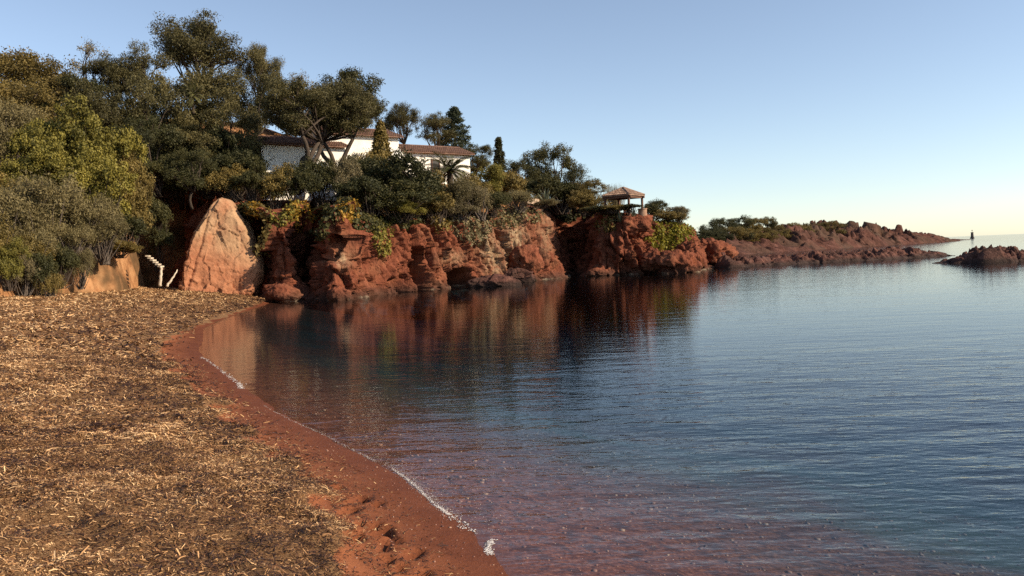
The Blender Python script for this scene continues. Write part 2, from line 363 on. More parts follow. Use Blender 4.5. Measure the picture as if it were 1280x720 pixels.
def beach_z(X, Y, fine=True):
    sd, _ = segdist(X, Y, SHORE_S); ld, _ = segdist(X, Y, LITTER_S)
    P = np.stack([X, Y, np.zeros_like(X)], 1)
    z = np.interp(sd, [-400, -80, -30, -10, -3, -1, 0, 1, 2, 4, 8, 12, 18, 30, 60], [-12, -7, -4.2, -2.1, -.60, -.16, 0, .16, .36, .66, 1.08, 1.42, 1.85, 2.1, 2.4])
    edge = fbm(P * 1.7, 3, 3) * .35
    lm = sstep(-.12, .22, ld + edge)
    near = np.exp(-np.clip(Y - 6, 0, 99) / 30)
    z = z + lm * (.055 + .10 * fbm(P * 1.1, 4, 11) + .075 * fbm(P * 4.0, 3, 12)) + (1 - lm) * .012 * fbm(P * 2.5, 3, 13) * (sd > -3)
    z = z + np.where(sd < -.5, .06 * fbm(P * .9, 4, 14) * np.clip(-sd / 3, 0, 1), 0)
    if fine:
        for fx, fy, a, s in FEET:
            dx, dy = X - fx, Y - fy; u = dx * math.cos(a) + dy * math.sin(a); v = -dx * math.sin(a) + dy * math.cos(a)
            q = (u / (.050 * s)) ** 2 + (v / (.115 * s)) ** 2
            z = z - .085 * s * np.exp(-q ** 1.5) + .008 * np.exp(-((np.sqrt(q) - 1.5) / .45) ** 2)
    return z, sd, lm

# beach and sea bed: one sheet, finer where it lies close
gx = np.concatenate([[-9000, -3000, -900, -300, -120], np.arange(-70, -24, .9), np.arange(-24, -8, .16), np.arange(-8, 1.2, .046), np.arange(1.2, 6, .07), np.arange(6, 30, .45), np.arange(30, 120, 4), [150, 400, 1200, 4000, 14000]])
gy = np.concatenate([[-9000, -2500, -700, -200, -80], np.arange(-40, 0, 1.5), np.arange(0, 3.2, .3), np.arange(3.2, 11.5, .05), np.arange(11.5, 24, .11), np.arange(24, 62, .24), np.arange(62, 130, 2), [160, 300, 700, 2000, 6000, 16000]])
GX, GY = np.meshgrid(gx, gy); Xf, Yf = GX.ravel(), GY.ravel()
zz, sdd, lmm = beach_z(Xf, Yf)
zz = np.where((Xf < -70) | ((Yf > 62) & (Xf < 0)), np.minimum(zz, -1.0), zz)
zz = np.where((Yf > 62) & (Xf >= 0), np.minimum(zz, -4.0), zz)
zz = np.where(Yf > 700, -9.0, zz)
m = mesh_np('beach', np.stack([Xf, Yf, zz], 1), grid_faces(len(gy), len(gx)), True)
add_attr(m, 'litter', lmm); add_attr(m, 'deep', np.clip(-zz / 4, 0, 1)); add_attr(m, 'elev', np.clip(zz * .5 + .1, 0, 1))
link('beach', m, BEACH, kind='structure')

# sea: closed body of water
E = 15000
mb = MB(); mb.add([(x, y, z) for z in (0, -12) for x, y in ((-E, -E), (E, -E), (E, E), (-E, E))], [(0, 1, 2, 3), (7, 6, 5, 4), (0, 4, 5, 1), (1, 5, 6, 2), (2, 6, 7, 3), (3, 7, 4, 0)])
link('sea', mb.mesh('sea'), WATER, kind='structure')

# ------------------------------------------------------------------ cliff
FOOT = [  # px, distance, height of the rock top
 (222, 64, 7.5), (232, 62, 7.6), (245, 60, 7.8), (285, 60, 7.8), (320, 64, 7.6), (336, 64, 7.2), (341, 57.5, 6.4), (345, 54.5, 6.1), (366, 54, 6.0), (369, 59.5, 6.4),
 (377, 69, 7.4), (400, 68, 7.2), (405, 55, 6.3), (413, 51.7, 6.0), (440, 52.5, 5.8), (470, 56.5, 5.5), (500, 59, 5.4), (533, 61, 5.4), (556, 62.5, 5.3),
 (585, 65, 5.4), (620, 68, 5.7), (660, 71.5, 6.2), (689, 75, 6.6), (694, 80, 6.8), (702, 91, 7.0), (722, 94, 7.0), (735, 90, 6.8), (739, 83, 6.2), (746, 78.3, 5.9),
 (770, 77.3, 6.05), (800, 77.8, 6.0), (835, 80.5, 5.0), (862, 81, 4.9), (873, 84, 4.8), (872, 92, 4.5), (862, 104, 3.8), (846, 118, 2.5)]
fp = np.array([(*plan(p, d), h) for p, d, h in FOOT])
fs = smooth_poly(fp, 2)
ds = np.concatenate([[0], np.cumsum(np.hypot(np.diff(fs[:, 0]), np.diff(fs[:, 1])))])
ns = int(ds[-1] / .10); sv = np.linspace(0, ds[-1], ns)
fx, fy, fh = [np.interp(sv, ds, fs[:, k]) for k in range(3)]
k = np.ones(9) / 9
tx, ty = np.gradient(fx), np.gradient(fy)
for _ in range(2): tx, ty = np.convolve(np.pad(tx, 4, 'edge'), k, 'valid'), np.convolve(np.pad(ty, 4, 'edge'), k, 'valid')
tl = np.hypot(tx, ty); ox, oy = ty / tl, -tx / tl              # outward
nr = 96; tv = np.linspace(0, 1, nr)
T, I = np.meshgrid(tv, np.arange(ns), indexing='ij')
Z0 = -1.6 + T * (fh[I] + 1.6)
lean = .30 * np.clip(Z0, 0, 9) + .5 * sstep(.9, 1, T)
BX = fx[I] - ox[I] * lean; BY = fy[I] - oy[I] * lean
P = np.stack([BX.ravel(), BY.ravel(), Z0.ravel()], 1)
sl_ = sv[I].ravel(); zq = P[:, 2]
wide = np.stack([fx[I].ravel(), fy[I].ravel(), zq * .25], 1)
D = .55 * ridged(wide * .30, 2, 21) + .22 * fbm(P * .3, 2, 22)
A1 = np.stack([fx[I].ravel() + zq * .13, fy[I].ravel() + zq * .05, zq * .26], 1)
q1 = np.stack([sl_ * .8 + zq * .5, sl_ * .12 - zq * .35, .3 * P[:, 1]], 1)
D += .30 * ridged(q1 * np.array([.8, .5, .5]), 2, 25) + .15 * ridged(q1 * np.array([2.4, .8, .8]), 3, 26)
D += .62 * facet(A1 * .62, 31) + .58 * facet(A1 * 1.5, 41, 2.2) + .27 * facet(A1 * np.array([3.4, 3.4, 5.0]), 42) + .085 * facet(P * 6.5, 43)
D -= .30 * sstep(.10, 0, worley(A1 * .62, 31)[1]) + .12 * sstep(.10, 0, worley(A1 * 1.5, 41)[1])
D += .05 * fbm(P * 7, 2, 52)
D *= .75 + .25 * sstep(0, .3, 1.05 - T.ravel())
D += .55 * sstep(1.0, -.2, P[:, 2])                            # ragged ledge at the foot
ppx = 640 + F * P[:, 0] / P[:, 1]
for cpx, cz, hw, hh, dep in [(519, .9, .80, 2.4, 7.0), (572, .2, 1.05, 1.35, 5.0), (427, 3.4, .85, 1.25, 1.8), (640, .2, .9, .8, 1.5), (816, .3, 1.2, 1.0, 1.6), (858, 1.6, .9, 1.1, 1.2), (485, .3, .35, 1.6, 1.4), (600, 3.0, .3, .8, .9)]:
    dpt = np.interp(cpx, [q[0] for q in FOOT[13:24]], [q[1] for q in FOOT[13:24]]) if cpx < 690 else 79
    u = (ppx - cpx) / F * dpt / hw; v = (P[:, 2] - cz) / hh
    r = np.sqrt(u * u + v * v) + .18 * fbm(P * 1.3, 2, 61)
    wsel = (P[:, 1] < dpt + 5)
    D -= dep * sstep(1.0, .7, r) * wsel
P[:, 0] += ox[I].ravel() * D; P[:, 1] += oy[I].ravel() * D; P[:, 2] += .22 * fbm(P * .9, 3, 71) * (P[:, 2] > .3)
# rows that lie back over the hill
ext = []
base = P.reshape(nr, ns, 3)[-1]
for q, (back, up) in enumerate([(.5, .12), (1.1, .16), (1.9, .1), (2.8, -.25), (3.6, -1.2)]):
    e = base.copy(); bx_, by_ = -.45 - .35 * ox, .9 - .35 * oy; bl = np.hypot(bx_, by_); e[:, 0] += bx_ / bl * back; e[:, 1] += by_ / bl * back; e[:, 2] += up + .15 * fbm(e * 1.2, 3, 81 + q); ext.append(e)
PC = np.concatenate([P] + ext); nrr = nr + len(ext)
cm = mesh_np('cliff', PC, grid_faces(nrr, ns), False)
cpx_, cpy_ = project(PC)
pale = 1.0 * .85 * np.exp(-(((cpx_ - 612 - .25 * (cpy_ - 312)) / 15) ** 2 + ((cpy_ - 312) / 40) ** 2)) + .5 * np.exp(-(((cpx_ - 565) / 18) ** 2 + ((cpy_ - 322) / 10) ** 2)) + .9 * np.exp(-(((cpx_ - 645) / 14) ** 2 + ((cpy_ - 300) / 50) ** 2)) + .6 * np.exp(-(((cpx_ - 683) / 9) ** 2 + ((cpy_ - 290) / 30) ** 2)) + .8 * np.exp(-(((cpx_ - 428) / 8) ** 2 + ((cpy_ - 325) / 10) ** 2))
add_attr(cm, 'pale', np.clip(pale * 1.05, 0, 1))
link('cliff', cm, ROCK, kind='structure')
CN = np.zeros_like(PC); g = PC.reshape(nrr, ns, 3)
CN = np.cross(np.gradient(g, axis=1), np.gradient(g, axis=0)).reshape(-1, 3); CN /= np.linalg.norm(CN, axis=1)[:, None] + 1e-9

# ------------------------------------------------------------------ planting plan (data only; built further down)
PLANTS = []
TREES = ('olive', 'oak', 'airy', 'bare', 'evergreen', 'fir', 'cypress', 'umbrella')
def plant(kind, px, ytop, d, wpx, name, label, cat, group=None, z0=None, rz=None):
    PLANTS.append((kind, px, ytop, d, wpx, name, label, cat, group, z0, rz))
# skyline trees
plant('olive', 10, 66, 63, 120, 'oak_tree', 'olive-green oak at the left end of the wooded skyline', 'tree')
plant('olive', 62, 70, 62, 95, 'oak_tree', 'yellowish round-topped oak on the wooded skyline', 'tree')
plant('bare', 122, 52, 68, 60, 'thin_tree', 'sparse grey twiggy tree rising above the wooded skyline', 'tree')
plant('oak', 150, 72, 68, 70, 'oak_tree', 'brown-green oak beside the sparse twiggy tree', 'tree')
plant('oak', 182, 60, 68, 70, 'oak_tree', 'broad brownish oak left of the tallest tree', 'tree')
plant('airy', 252, 22, 76, 112, 'tall_oak_tree', 'tallest dark oak with sky showing between its limbs', 'tree')
plant('airy', 330, 57, 77, 52, 'oak_tree', 'narrower airy oak touching the right of the tallest tree', 'tree')
plant('bare', 378, 90, 80, 50, 'thin_tree', 'thin half-bare tree above the villa roof', 'tree')
plant('evergreen', 432, 92, 82, 92, 'evergreen_oak', 'dense dark evergreen oak rising behind the villa', 'tree')
plant('oak', 462, 110, 86, 45, 'oak_tree', 'brownish oak behind the villa ridge', 'tree')
plant('airy', 505, 130, 92, 48, 'oak_tree', 'small dark airy tree behind the raised villa roof', 'tree')
plant('oak', 545, 142, 92, 50, 'oak_tree', 'grey-brown oak beside the dark fir', 'tree')
plant('fir', 572, 135, 94, 62, 'fir_tree', 'dark blue-green fir with drooping tiers behind the villa', 'tree')
plant('evergreen', 600, 182, 90, 36, 'evergreen_oak', 'low dark evergreen at the right end of the villa', 'tree')
plant('cypress', 627, 172, 84, 19, 'cypress_tree', 'narrow dark cypress standing right of the villa', 'tree')
plant('evergreen', 690, 184, 95, 62, 'evergreen_oak', 'domed evergreen oak crowning the slope left of the pergola', 'tree')
plant('evergreen', 718, 208, 93, 60, 'evergreen_oak', 'dark evergreen sloping down towards the pergola', 'tree')
plant('evergreen', 655, 202, 92, 48, 'evergreen_oak', 'dark evergreen between the cypress and the domed oak', 'tree')
plant('olive', 740, 226, 90, 44, 'olive_bush', 'brown-green bush just left of the pergola roof', 'shrub')
plant('grass', 770, 228, 86, 24, 'tall_grass', 'wispy tall grass behind the pergola roof', 'grass')
# second row on the left slope
plant('oak', 352, 118, 77, 74, 'oak_tree', 'brownish oak behind the left wing of the villa', 'tree')
plant('olive', 392, 128, 78, 56, 'oak_tree', 'olive oak between the thin tree and the villa roof', 'tree')
G2 = 'oaks on the wooded slope left of the villa'; L2 = 'brown-green oak in the wood between skyline and gully'
for px, yt, d, wp, kd in [(-20, 100, 56, 100, 'olive'), (45, 105, 57, 100, 'olive'), (95, 98, 60, 80, 'evergreen'), (135, 105, 60, 85, 'oak'), (185, 105, 62, 90, 'oak'), (225, 92, 66, 85, 'oak'), (275, 85, 68, 95, 'oak'), (322, 92, 70, 80, 'oak'), (205, 150, 61, 80, 'evergreen'), (255, 140, 63, 80, 'oak'), (300, 135, 65, 70, 'oak'), (165, 150, 58, 60, 'evergreen')]:
    lab = {'olive': 'olive-green oak in the wood above the left bank', 'oak': L2, 'evergreen': 'dark evergreen oak in the wood above the gully'}[kd]
    plant(kd, px, yt, d, wp, 'oak_tree' if kd != 'evergreen' else 'evergreen_oak', lab, 'tree', G2)
plant('palm', 247, 102, 64.5, 32, 'palm_tree', 'small yellow-green palm among the oaks below the tallest tree', 'palm', z0=at(247, 135, 64.5)[2])
plant('umbrella', 386, 104, 64, 104, 'umbrella_oak', 'spreading oak with forked dark trunks in front of the villa wall', 'tree', z0=at(370, 205, 64)[2], rz=1.0)
plant('umbrella', 424, 106, 66.5, 92, 'umbrella_oak', 'spreading oak whose crown hangs over the low villa roof', 'tree', z0=at(415, 205, 66.5)[2], rz=2.6)
# left bank
GB = 'shrubs covering the left bank'
for px, yt, d, wp, kd in [(-30, 150, 46, 90, 'brown'), (15, 125, 52, 90, 'brown'), (60, 150, 48, 90, 'yell'), (105, 132, 50, 95, 'yell'), (30, 190, 45, 80, 'yell'), (-10, 215, 43, 70, 'olive_s'), (85, 185, 47, 80, 'yell'), (138, 165, 51, 70, 'yell'), (120, 205, 47, 80, 'yell'), (155, 190, 51, 55, 'olive_s'), (60, 222, 42.5, 95, 'brown'), (15, 240, 40.5, 80, 'brown'), (105, 240, 44.5, 75, 'brown'), (150, 235, 48.5, 60, 'olive_s'), (40, 275, 40, 70, 'brown'), (85, 275, 42.5, 60, 'brown'), (128, 270, 45, 60, 'brown'), (160, 268, 48, 46, 'dark'), (150, 300, 46.5, 50, 'olive_s'), (-25, 270, 37.5, 60, 'olive_s'), (55, 318, 39.2, 44, 'dark'), (8, 300, 37.5, 40, 'yell'), (75, 305, 41, 34, 'dark'), (100, 312, 42.5, 30, 'brown'), (30, 318, 38.5, 34, 'grey'), (170, 215, 53, 40, 'olive_s'), (62, 332, 39.5, 34, 'olive_s'), (40, 290, 39.8, 60, 'olive_s')]:
    lab = {'brown': 'brownish twiggy shrub matted on the left bank above the beach', 'yell': 'yellow-green broad-leaved shrub on the left bank', 'olive_s': 'olive-green shrub on the left bank', 'dark': 'small dark green shrub on the left bank', 'grey': 'small grey-green shrub on the orange earth bank'}[kd]
    plant(kd, px, yt, d, wp, {'brown': 'twiggy_shrub', 'yell': 'broadleaf_shrub', 'olive_s': 'olive_shrub', 'dark': 'evergreen_shrub', 'grey': 'grey_shrub'}[kd], lab, 'shrub', GB)
# gully and above the boulder
GG = 'dark evergreen shrubs round the gully'
for px, yt, d, wp in [(200, 200, 58, 50), (190, 245, 56, 40), (212, 235, 60, 50), (205, 175, 62, 60), (225, 210, 62, 50), (198, 285, 56, 34), (220, 270, 60, 40), (262, 200, 61, 60), (300, 190, 62, 60), (280, 165, 64, 70), (316, 182, 63, 44)]:
    plant('dark', px, yt, d, wp, 'evergreen_shrub', 'dark evergreen shrub in the shaded gully behind the boulder', 'shrub', GG)
plant('evergreen', 241, 189, 58.5, 62, 'round_evergreen', 'round dark evergreen bush overhanging the pointed boulder', 'shrub', z0=7.0)
plant('olive_s', 292, 205, 59.5, 46, 'olive_shrub', 'olive shrub directly above the tip of the boulder', 'shrub', z0=7.4)
plant('dark', 318, 215, 59.5, 44, 'evergreen_shrub', 'dark shrub beside the long yellow ivy curtain', 'shrub', z0=7.0)
# below the villa
for kd, px, yt, d, wp, nm, lab in [
 ('olive_s', 345, 208, 60, 50, 'olive_shrub', 'olive shrub below the forked trunks of the spreading oak'),
 ('dark', 372, 206, 60, 56, 'evergreen_shrub', 'dark shrub on the cliff top above the slender pillar'),
 ('dark', 402, 198, 62, 56, 'evergreen_shrub', 'dark shrub below the arched villa opening'),
 ('grey', 432, 199, 63, 56, 'grey_shrub', 'grey-green bush hiding the foot of the villa wall'),
 ('dark', 455, 196, 64, 50, 'evergreen_shrub', 'dark bush under the raised villa block'),
 ('thuja', 480, 152, 67, 30, 'thuja', 'upright green conifer in front of the raised villa block'),
 ('olive_s', 470, 190, 65, 46, 'olive_shrub', 'olive bush at the foot of the upright conifer'),
 ('dark', 510, 196, 64, 90, 'evergreen_shrub', 'large rounded dark bush below the white slatted awning'),
 ('olive_s', 535, 215, 66, 56, 'olive_shrub', 'lit olive bush beside the large rounded dark bush'),
 ('dark', 462, 222, 59.5, 70, 'evergreen_shrub', 'dark overhanging bush above the red cliff buttress'),
 ('dark', 500, 228, 61, 84, 'evergreen_shrub', 'dark overhanging bush in the middle of the cliff edge'),
 ('yell', 512, 250, 60.5, 40, 'broadleaf_shrub', 'yellow-green shrub on the cliff edge below the dark bushes'),
 ('olive_s', 545, 240, 64, 50, 'olive_shrub', 'olive shrub on the cliff edge below the palm'),
 ('brown', 575, 222, 67, 40, 'twiggy_shrub', 'brown twiggy shrub under the palm fronds'),
 ('olive_s', 592, 220, 70, 44, 'olive_shrub', 'olive shrub right of the palm'),
 ('grey', 575, 250, 66.5, 46, 'grey_shrub', 'grey-green shrub spilling over the pale cliff'),
 ('grey', 602, 235, 68.5, 52, 'grey_shrub', 'tall grey-green shrub above the pale streaked cliff'),
 ('dark', 617, 240, 70, 40, 'evergreen_shrub', 'dark green shrub right of the tall grey-green shrub'),
 ('yell', 610, 207, 76, 40, 'broadleaf_shrub', 'yellowish shrub on the terrace left of the cypress'),
 ('olive_s', 640, 215, 78, 50, 'olive_shrub', 'olive shrub at the foot of the cypress'),
 ('brown', 652, 238, 73.5, 34, 'twiggy_shrub', 'rounded brown twiggy shrub on the cliff edge by the stone terrace'),
 ('brown', 680, 256, 76.5, 34, 'twiggy_shrub', 'rounded brown twiggy shrub at the corner of the dark cove'),
 ('dark', 670, 222, 86, 60, 'evergreen_shrub', 'dark shrub behind the agave'),
 ('dark', 705, 228, 90, 60, 'evergreen_shrub', 'dark shrub right of the agave above the cove'),
 ('olive_s', 702, 250, 93, 44, 'olive_shrub', 'olive shrub hanging over the back of the dark cove'),
 ('dark', 725, 245, 93, 44, 'evergreen_shrub', 'dark shrub hanging over the right side of the cove'),
 ('olive_s', 735, 240, 85, 40, 'olive_shrub', 'olive shrub below the pergola on its left'),
 ('dark', 755, 262, 79.5, 40, 'evergreen_shrub', 'low dark shrub under the pergola wall'),
 ('olive_s', 740, 262, 81, 30, 'olive_shrub', 'low olive shrub on the shaded shoulder left of the pergola'),
 ('olive_s', 768, 260, 78.4, 36, 'olive_shrub', 'low olive shrub in front of the pergola floor'),
 ('dark', 788, 262, 78.2, 30, 'evergreen_shrub', 'small dark shrub beside the round pergola pillar'),
 ('dark', 815, 251, 86, 34, 'evergreen_shrub', 'dark bush behind the pergola to its right'),
 ('olive_s', 838, 263, 83, 34, 'olive_shrub', 'olive bush above the hanging green vines'),
 ('grey', 848, 258, 83.5, 30, 'grey_shrub', 'grey twiggy bush near the tip of the point'),
]:
    plant(kd, px, yt, d, wp, nm, lab, 'shrub')
plant('palm', 565, 190, 70, 62, 'palm_tree', 'feathery palm in front of the right wing of the villa', 'palm', z0=at(565, 232, 70)[2])
plant('agave', 684, 234, 80, 32, 'agave', 'spiky grey-green agave above the dark cove', 'agave', z0=at(684, 254, 80)[2])
plant('agave', 793, 258, 78.6, 22, 'agave', 'small agave in front of the round pergola pillar', 'agave', z0=at(793, 274, 78.6)[2])
plant('agave', 776, 262, 78.3, 18, 'agave', 'small agave under the pergola', 'agave', z0=at(776, 276, 78.3)[2])
# headland scrub
for i, (px, yt, d, wp, kd) in enumerate([(878, 284, 228, 22, 'evergreen'), (890, 276, 236, 30, 'evergreen'), (908, 273, 240, 36, 'evergreen'), (928, 270, 246, 38, 'evergreen'), (945, 273, 250, 30, 'olive'), (962, 271, 262, 20, 'airy'), (972, 281, 262, 30, 'olive'), (990, 279, 275, 34, 'olive'), (1008, 280, 285, 28, 'olive'), (1035, 277, 300, 40, 'olive'), (915, 284, 234, 40, 'olive'), (940, 286, 240, 36, 'olive'), (885, 288, 226, 34, 'evergreen'), (900, 284, 228, 36, 'evergreen'), (925, 281, 236, 34, 'evergreen'), (955, 284, 246, 36, 'olive'), (872, 292, 222, 26, 'evergreen')]):
    X, Y = plan(px, d); zt = at(px, yt, d)[2]
    plant(kd, px, yt, d, wp, 'headland_tree', {'evergreen': 'dark rounded tree on the far headland', 'olive': 'low olive scrub tree on the far headland', 'airy': 'flat-topped tree leaning above the scrub of the far headland'}[kd], 'tree', None if kd == 'airy' else 'trees on the far headland', z0=max(2.0, zt - 6.5))

# ------------------------------------------------------------------ hillside
ctrl = [(-160, 32, 2.0), (-60, 34, 2.0), (0, 36.5, 2.1), (60, 39, 2.1), (110, 42, 2.0), (170, 47, 1.8), (-100, 40, 5.5), (0, 43, 5.8), (80, 47, 6.4), (150, 51, 5.6), (-150, 50, 10), (0, 52, 10.0), (100, 56, 10.8), (170, 60, 10), (-200, 62, 14), (0, 64, 14), (100, 68, 15), (200, 74, 15), (-200, 85, 16), (50, 90, 16.5), (250, 80, 15.5),
        (200, 54, 2.6), (206, 58, 5.6), (212, 64, 9.0), (240, 64, 8.6), (300, 64, 8.8), (340, 64, 8.6), (385, 66, 8.6), (345, 68, 9.9), (400, 70, 10), (450, 70, 9.6), (480, 74, 10), (520, 76, 10), (590, 80, 9.6), (400, 84, 13.8), (500, 90, 12.8), (300, 95, 15), (440, 57, 6.4), (480, 62, 6.6), (520, 65, 6.8), (560, 68, 6.8), (600, 71, 6.8), (640, 76, 7.0), (560, 95, 10.5), (650, 85, 8.2), (680, 92, 8.6), (640, 100, 10), (720, 100, 8.4), (600, 120, 9), (700, 120, 7), (780, 82, 5.55), (800, 86, 5.6), (830, 84, 5.2), (860, 88, 4.6), (780, 95, 6), (800, 110, 4), (760, 88, 6.0)]
ctrl = np.array([(*plan(p, d), z) for p, d, z in ctrl])
bank = [plan(-420, 30), plan(-160, 32), plan(-60, 34), plan(0, 36.5), plan(60, 39), plan(110, 42), plan(176, 47), plan(188, 52), plan(200, 58), plan(212, 63)]
LANDLINE = np.array([tuple(b) for b in bank] + [tuple(q) for q in fs[::3, :2]])
def land_s(X, Y):
    d, _ = segdist(X, Y, LANDLINE); poly = np.concatenate([LANDLINE, [[24, 500], [-500, 500], [-500, 30]]]); ins = np.zeros(len(X), bool)
    for (xa, ya), (xb, yb) in zip(poly, np.roll(poly, -1, 0)):
        if ya == yb: continue
        ins ^= ((ya > Y) != (yb > Y)) & (X < (xb - xa) * (Y - ya) / (yb - ya) + xa)
    return np.where(ins, np.abs(d), -np.abs(d))
want = []
for kind, px, ytop, d, wpx, name, label, cat, group, z0, rz in PLANTS:
    if d > 150: continue
    g_ = z0 if z0 is not None else at(px, ytop, d)[2] - wpx / F * d * {'cypress': 3.0, 'thuja': 1.9, 'fir': 1.3, 'agave': .7, 'grass': .6, 'bare': 1.3}.get(kind, 1.12 if kind in TREES else .95)
    X_, Y_ = plan(px, d)
    if land_s(np.array([X_]), np.array([Y_]))[0] > 3.5: want.append((X_, Y_, min(g_, 17.5)))
ctrl = np.concatenate([ctrl, np.array(want)])
top_i = np.arange(0, ns, 40)
ctrl = np.concatenate([ctrl, np.stack([fx[top_i] - ox[top_i] * 3.0, fy[top_i] - oy[top_i] * 3.0, fh[top_i] + .1], 1)])
def tps(d2): return np.where(d2 > 1e-9, d2 * np.log(d2 + 1e-12), 0) * .5
def _solve():
    xy = ctrl[:, :2]; d2 = ((xy[:, None] - xy[None]) ** 2).sum(-1); n = len(xy)
    A = np.zeros((n + 3, n + 3)); A[:n, :n] = tps(d2) + np.eye(n) * 40.0; A[:n, n] = 1; A[:n, n + 1:] = xy; A[n, :n] = 1; A[n + 1:, :n] = xy.T
    return np.linalg.solve(A, np.concatenate([ctrl[:, 2], [0, 0, 0]]))
WT = _solve()
def hill_h(X, Y):
    X, Y = np.atleast_1d(X).astype(float), np.atleast_1d(Y).astype(float)
    d2 = (X[:, None] - ctrl[None, :, 0]) ** 2 + (Y[:, None] - ctrl[None, :, 1]) ** 2
    return np.clip(tps(d2) @ WT[:-3] + WT[-3] + WT[-2] * X + WT[-1] * Y, 0, 18)
hx = np.arange(-75, 30, .42); hy = np.arange(26, 150, .42)
HX, HY = np.meshgrid(hx, hy); hxf, hyf = HX.ravel(), HY.ravel()
ls = land_s(hxf, hyf)
hz = hill_h(hxf, hyf); PP = np.stack([hxf, hyf, hz], 1)
jag = fbm(PP * .8, 3, 91) * .7
onbank = hyf + hxf * .0 < 53 - 0 * hxf
lo = np.where((hxf < plan(186, 50)[0]) & (hyf < 56), .3, 2.3)
hz = -2 + (hz + 2 + .35 * fbm(PP * .6, 4, 92)) * sstep(lo - .3, lo + np.where(lo < 1, 1.7, 1.2), ls + jag * np.where(lo < 1, .5, 1))
fac = grid_faces(len(hy), len(hx)); keep = (hz[fac] > -1.9).any(1)
link('hillside', mesh_np('hillside', np.stack([hxf, hyf, hz], 1), fac[keep], True), EARTH, kind='structure')
def ground(X, Y):
    b = beach_z(np.array([X]), np.array([Y]), False)[0][0]; s = land_s(np.array([X]), np.array([Y]))[0]
    i = int(np.argmin((fx - X) ** 2 + (fy - Y) ** 2)); near = math.hypot(fx[i] - X, fy[i] - Y)
    if near < 3.6: return float(fh[i]) + .05
    return max(b, float(hill_h(X, Y)[0])) if s > 0.8 else b

# ------------------------------------------------------------------ rocks
def ico(n):
    import bmesh
    bm = bmesh.new(); bmesh.ops.create_icosphere(bm, subdivisions=n, radius=1)
    V = np.array([v.co[:] for v in bm.verts]); Fc = np.array([[v.index for v in f.verts] for f in bm.faces]); bm.free(); return V, Fc
ICO = {n: ico(n) for n in (1, 2, 5)}
def rock(name, loc, size, seed, label, group=None, rz=0, n=5, sharp=1.0, cat='rock', pale=0.0, mat=None):
    V, Fc = ICO[n]; V = V.copy(); s = np.array(size)
    q = V * s * .9 + seed * 3.7
    D = .10 * fbm(q * .5, 2, seed) + sharp * (.24 * facet(q * .75, seed) + .13 * facet(q * 1.9, seed + 5) + .06 * facet(q * 4.6, seed + 8)) + .02 * fbm(q * 8, 2, seed + 3)
    V = V * (1 + D)[:, None] * s
    m = mesh_np(name, V, Fc); add_attr(m, 'pale', np.full(len(V), pale))
    o = link(name, m, mat or ROCK, label=label, category=cat, group=group); o.location = loc; o.rotation_euler = (0, 0, rz); return o
# great leaning slab at the head of the beach
prof = np.array([at(x, y, 54)[[0, 2]] for x, y in [(240, 368), (234, 352), (233, 338), (237, 318), (240, 300), (245, 284), (252, 269), (260, 256), (268, 246), (277, 250), (288, 266), (297, 281), (306, 296), (313, 310), (319, 326), (321, 340), (318, 352), (312, 368)]])
cx, cz = prof[:, 0].mean(), 1.9
pn = len(prof); mbq = MB(); ring = []
for yy, sc_, sh_ in ((-1.25, .93, .10), (-.95, 1.0, 0), (1.2, 1.02, -.25), (1.9, .85, -.3)):
    ring += [((x - cx) * sc_ * .93 + sh_ + .16, yy + .20 * (z - cz) + .50 * (x - cx), (z - cz) * (sc_ if z > cz else 1)) for x, z in prof]
mbq.add(ring, [tuple(range(pn))] + [(k_ * pn + (i + 1) % pn, k_ * pn + i, (k_ + 1) * pn + i, (k_ + 1) * pn + (i + 1) % pn) for k_ in range(3) for i in range(pn)] + [tuple(range(3 * pn, 4 * pn))[::-1]])
tmp = bpy.data.objects.new('tmp', mbq.mesh('tmp')); C.objects.link(tmp); md = tmp.modifiers.new('r', 'REMESH'); md.mode = 'VOXEL'; md.voxel_size = .055
ev = tmp.evaluated_get(bpy.context.evaluated_depsgraph_get()); em = ev.to_mesh()
Q = np.array([v.co[:] for v in em.vertices]); Qn = np.array([v.normal[:] for v in em.vertices]); Fc = np.array([p.vertices[:] for p in em.polygons if len(p.vertices) == 4])
ev.to_mesh_clear(); bpy.data.objects.remove(tmp)
low = sstep(.8, -1.6, Q[:, 2]) + .6 * sstep(-.9, -1.9, Q[:, 0])
D = .14 * fbm(Q * .8, 3, 101) + .07 * facet(Q * np.array([.5, .5, .4]) + 3, 104) + .10 * facet(Q * np.array([.95, .95, .7]) + 7, 111, 2.4) + (.05 + .10 * low) * facet(Q * np.array([1.9, 1.9, 1.4]), 106) + (.015 + .03 * low) * facet(Q * 4.5, 107) + .02 * fbm(Q * 7, 2, 103)
D -= .16 * np.exp(-((Q[:, 0] + 1.3 - .22 * Q[:, 2] + .12 * fbm(Q * 1.5, 2, 108)) / .09) ** 2) * (Qn[:, 1] < -.3) * (Q[:, 2] > -1.2)
D -= .0 * sstep(.12, -.12, Q[:, 2] - 1.25 + .35 * Q[:, 0] + .12 * fbm(Q * 2.5, 2, 109)) * (Q[:, 2] > .4) * (Qn[:, 1] < 0) * sstep(1.5, .4, Q[:, 2])
Q = Q + Qn * D[:, None]
m = mesh_np('sandstone_boulder', Q, Fc); add_attr(m, 'pale', np.clip(sstep(.4, 2.4, Q[:, 2] + .5 * Q[:, 0]) * .9, 0, 1))
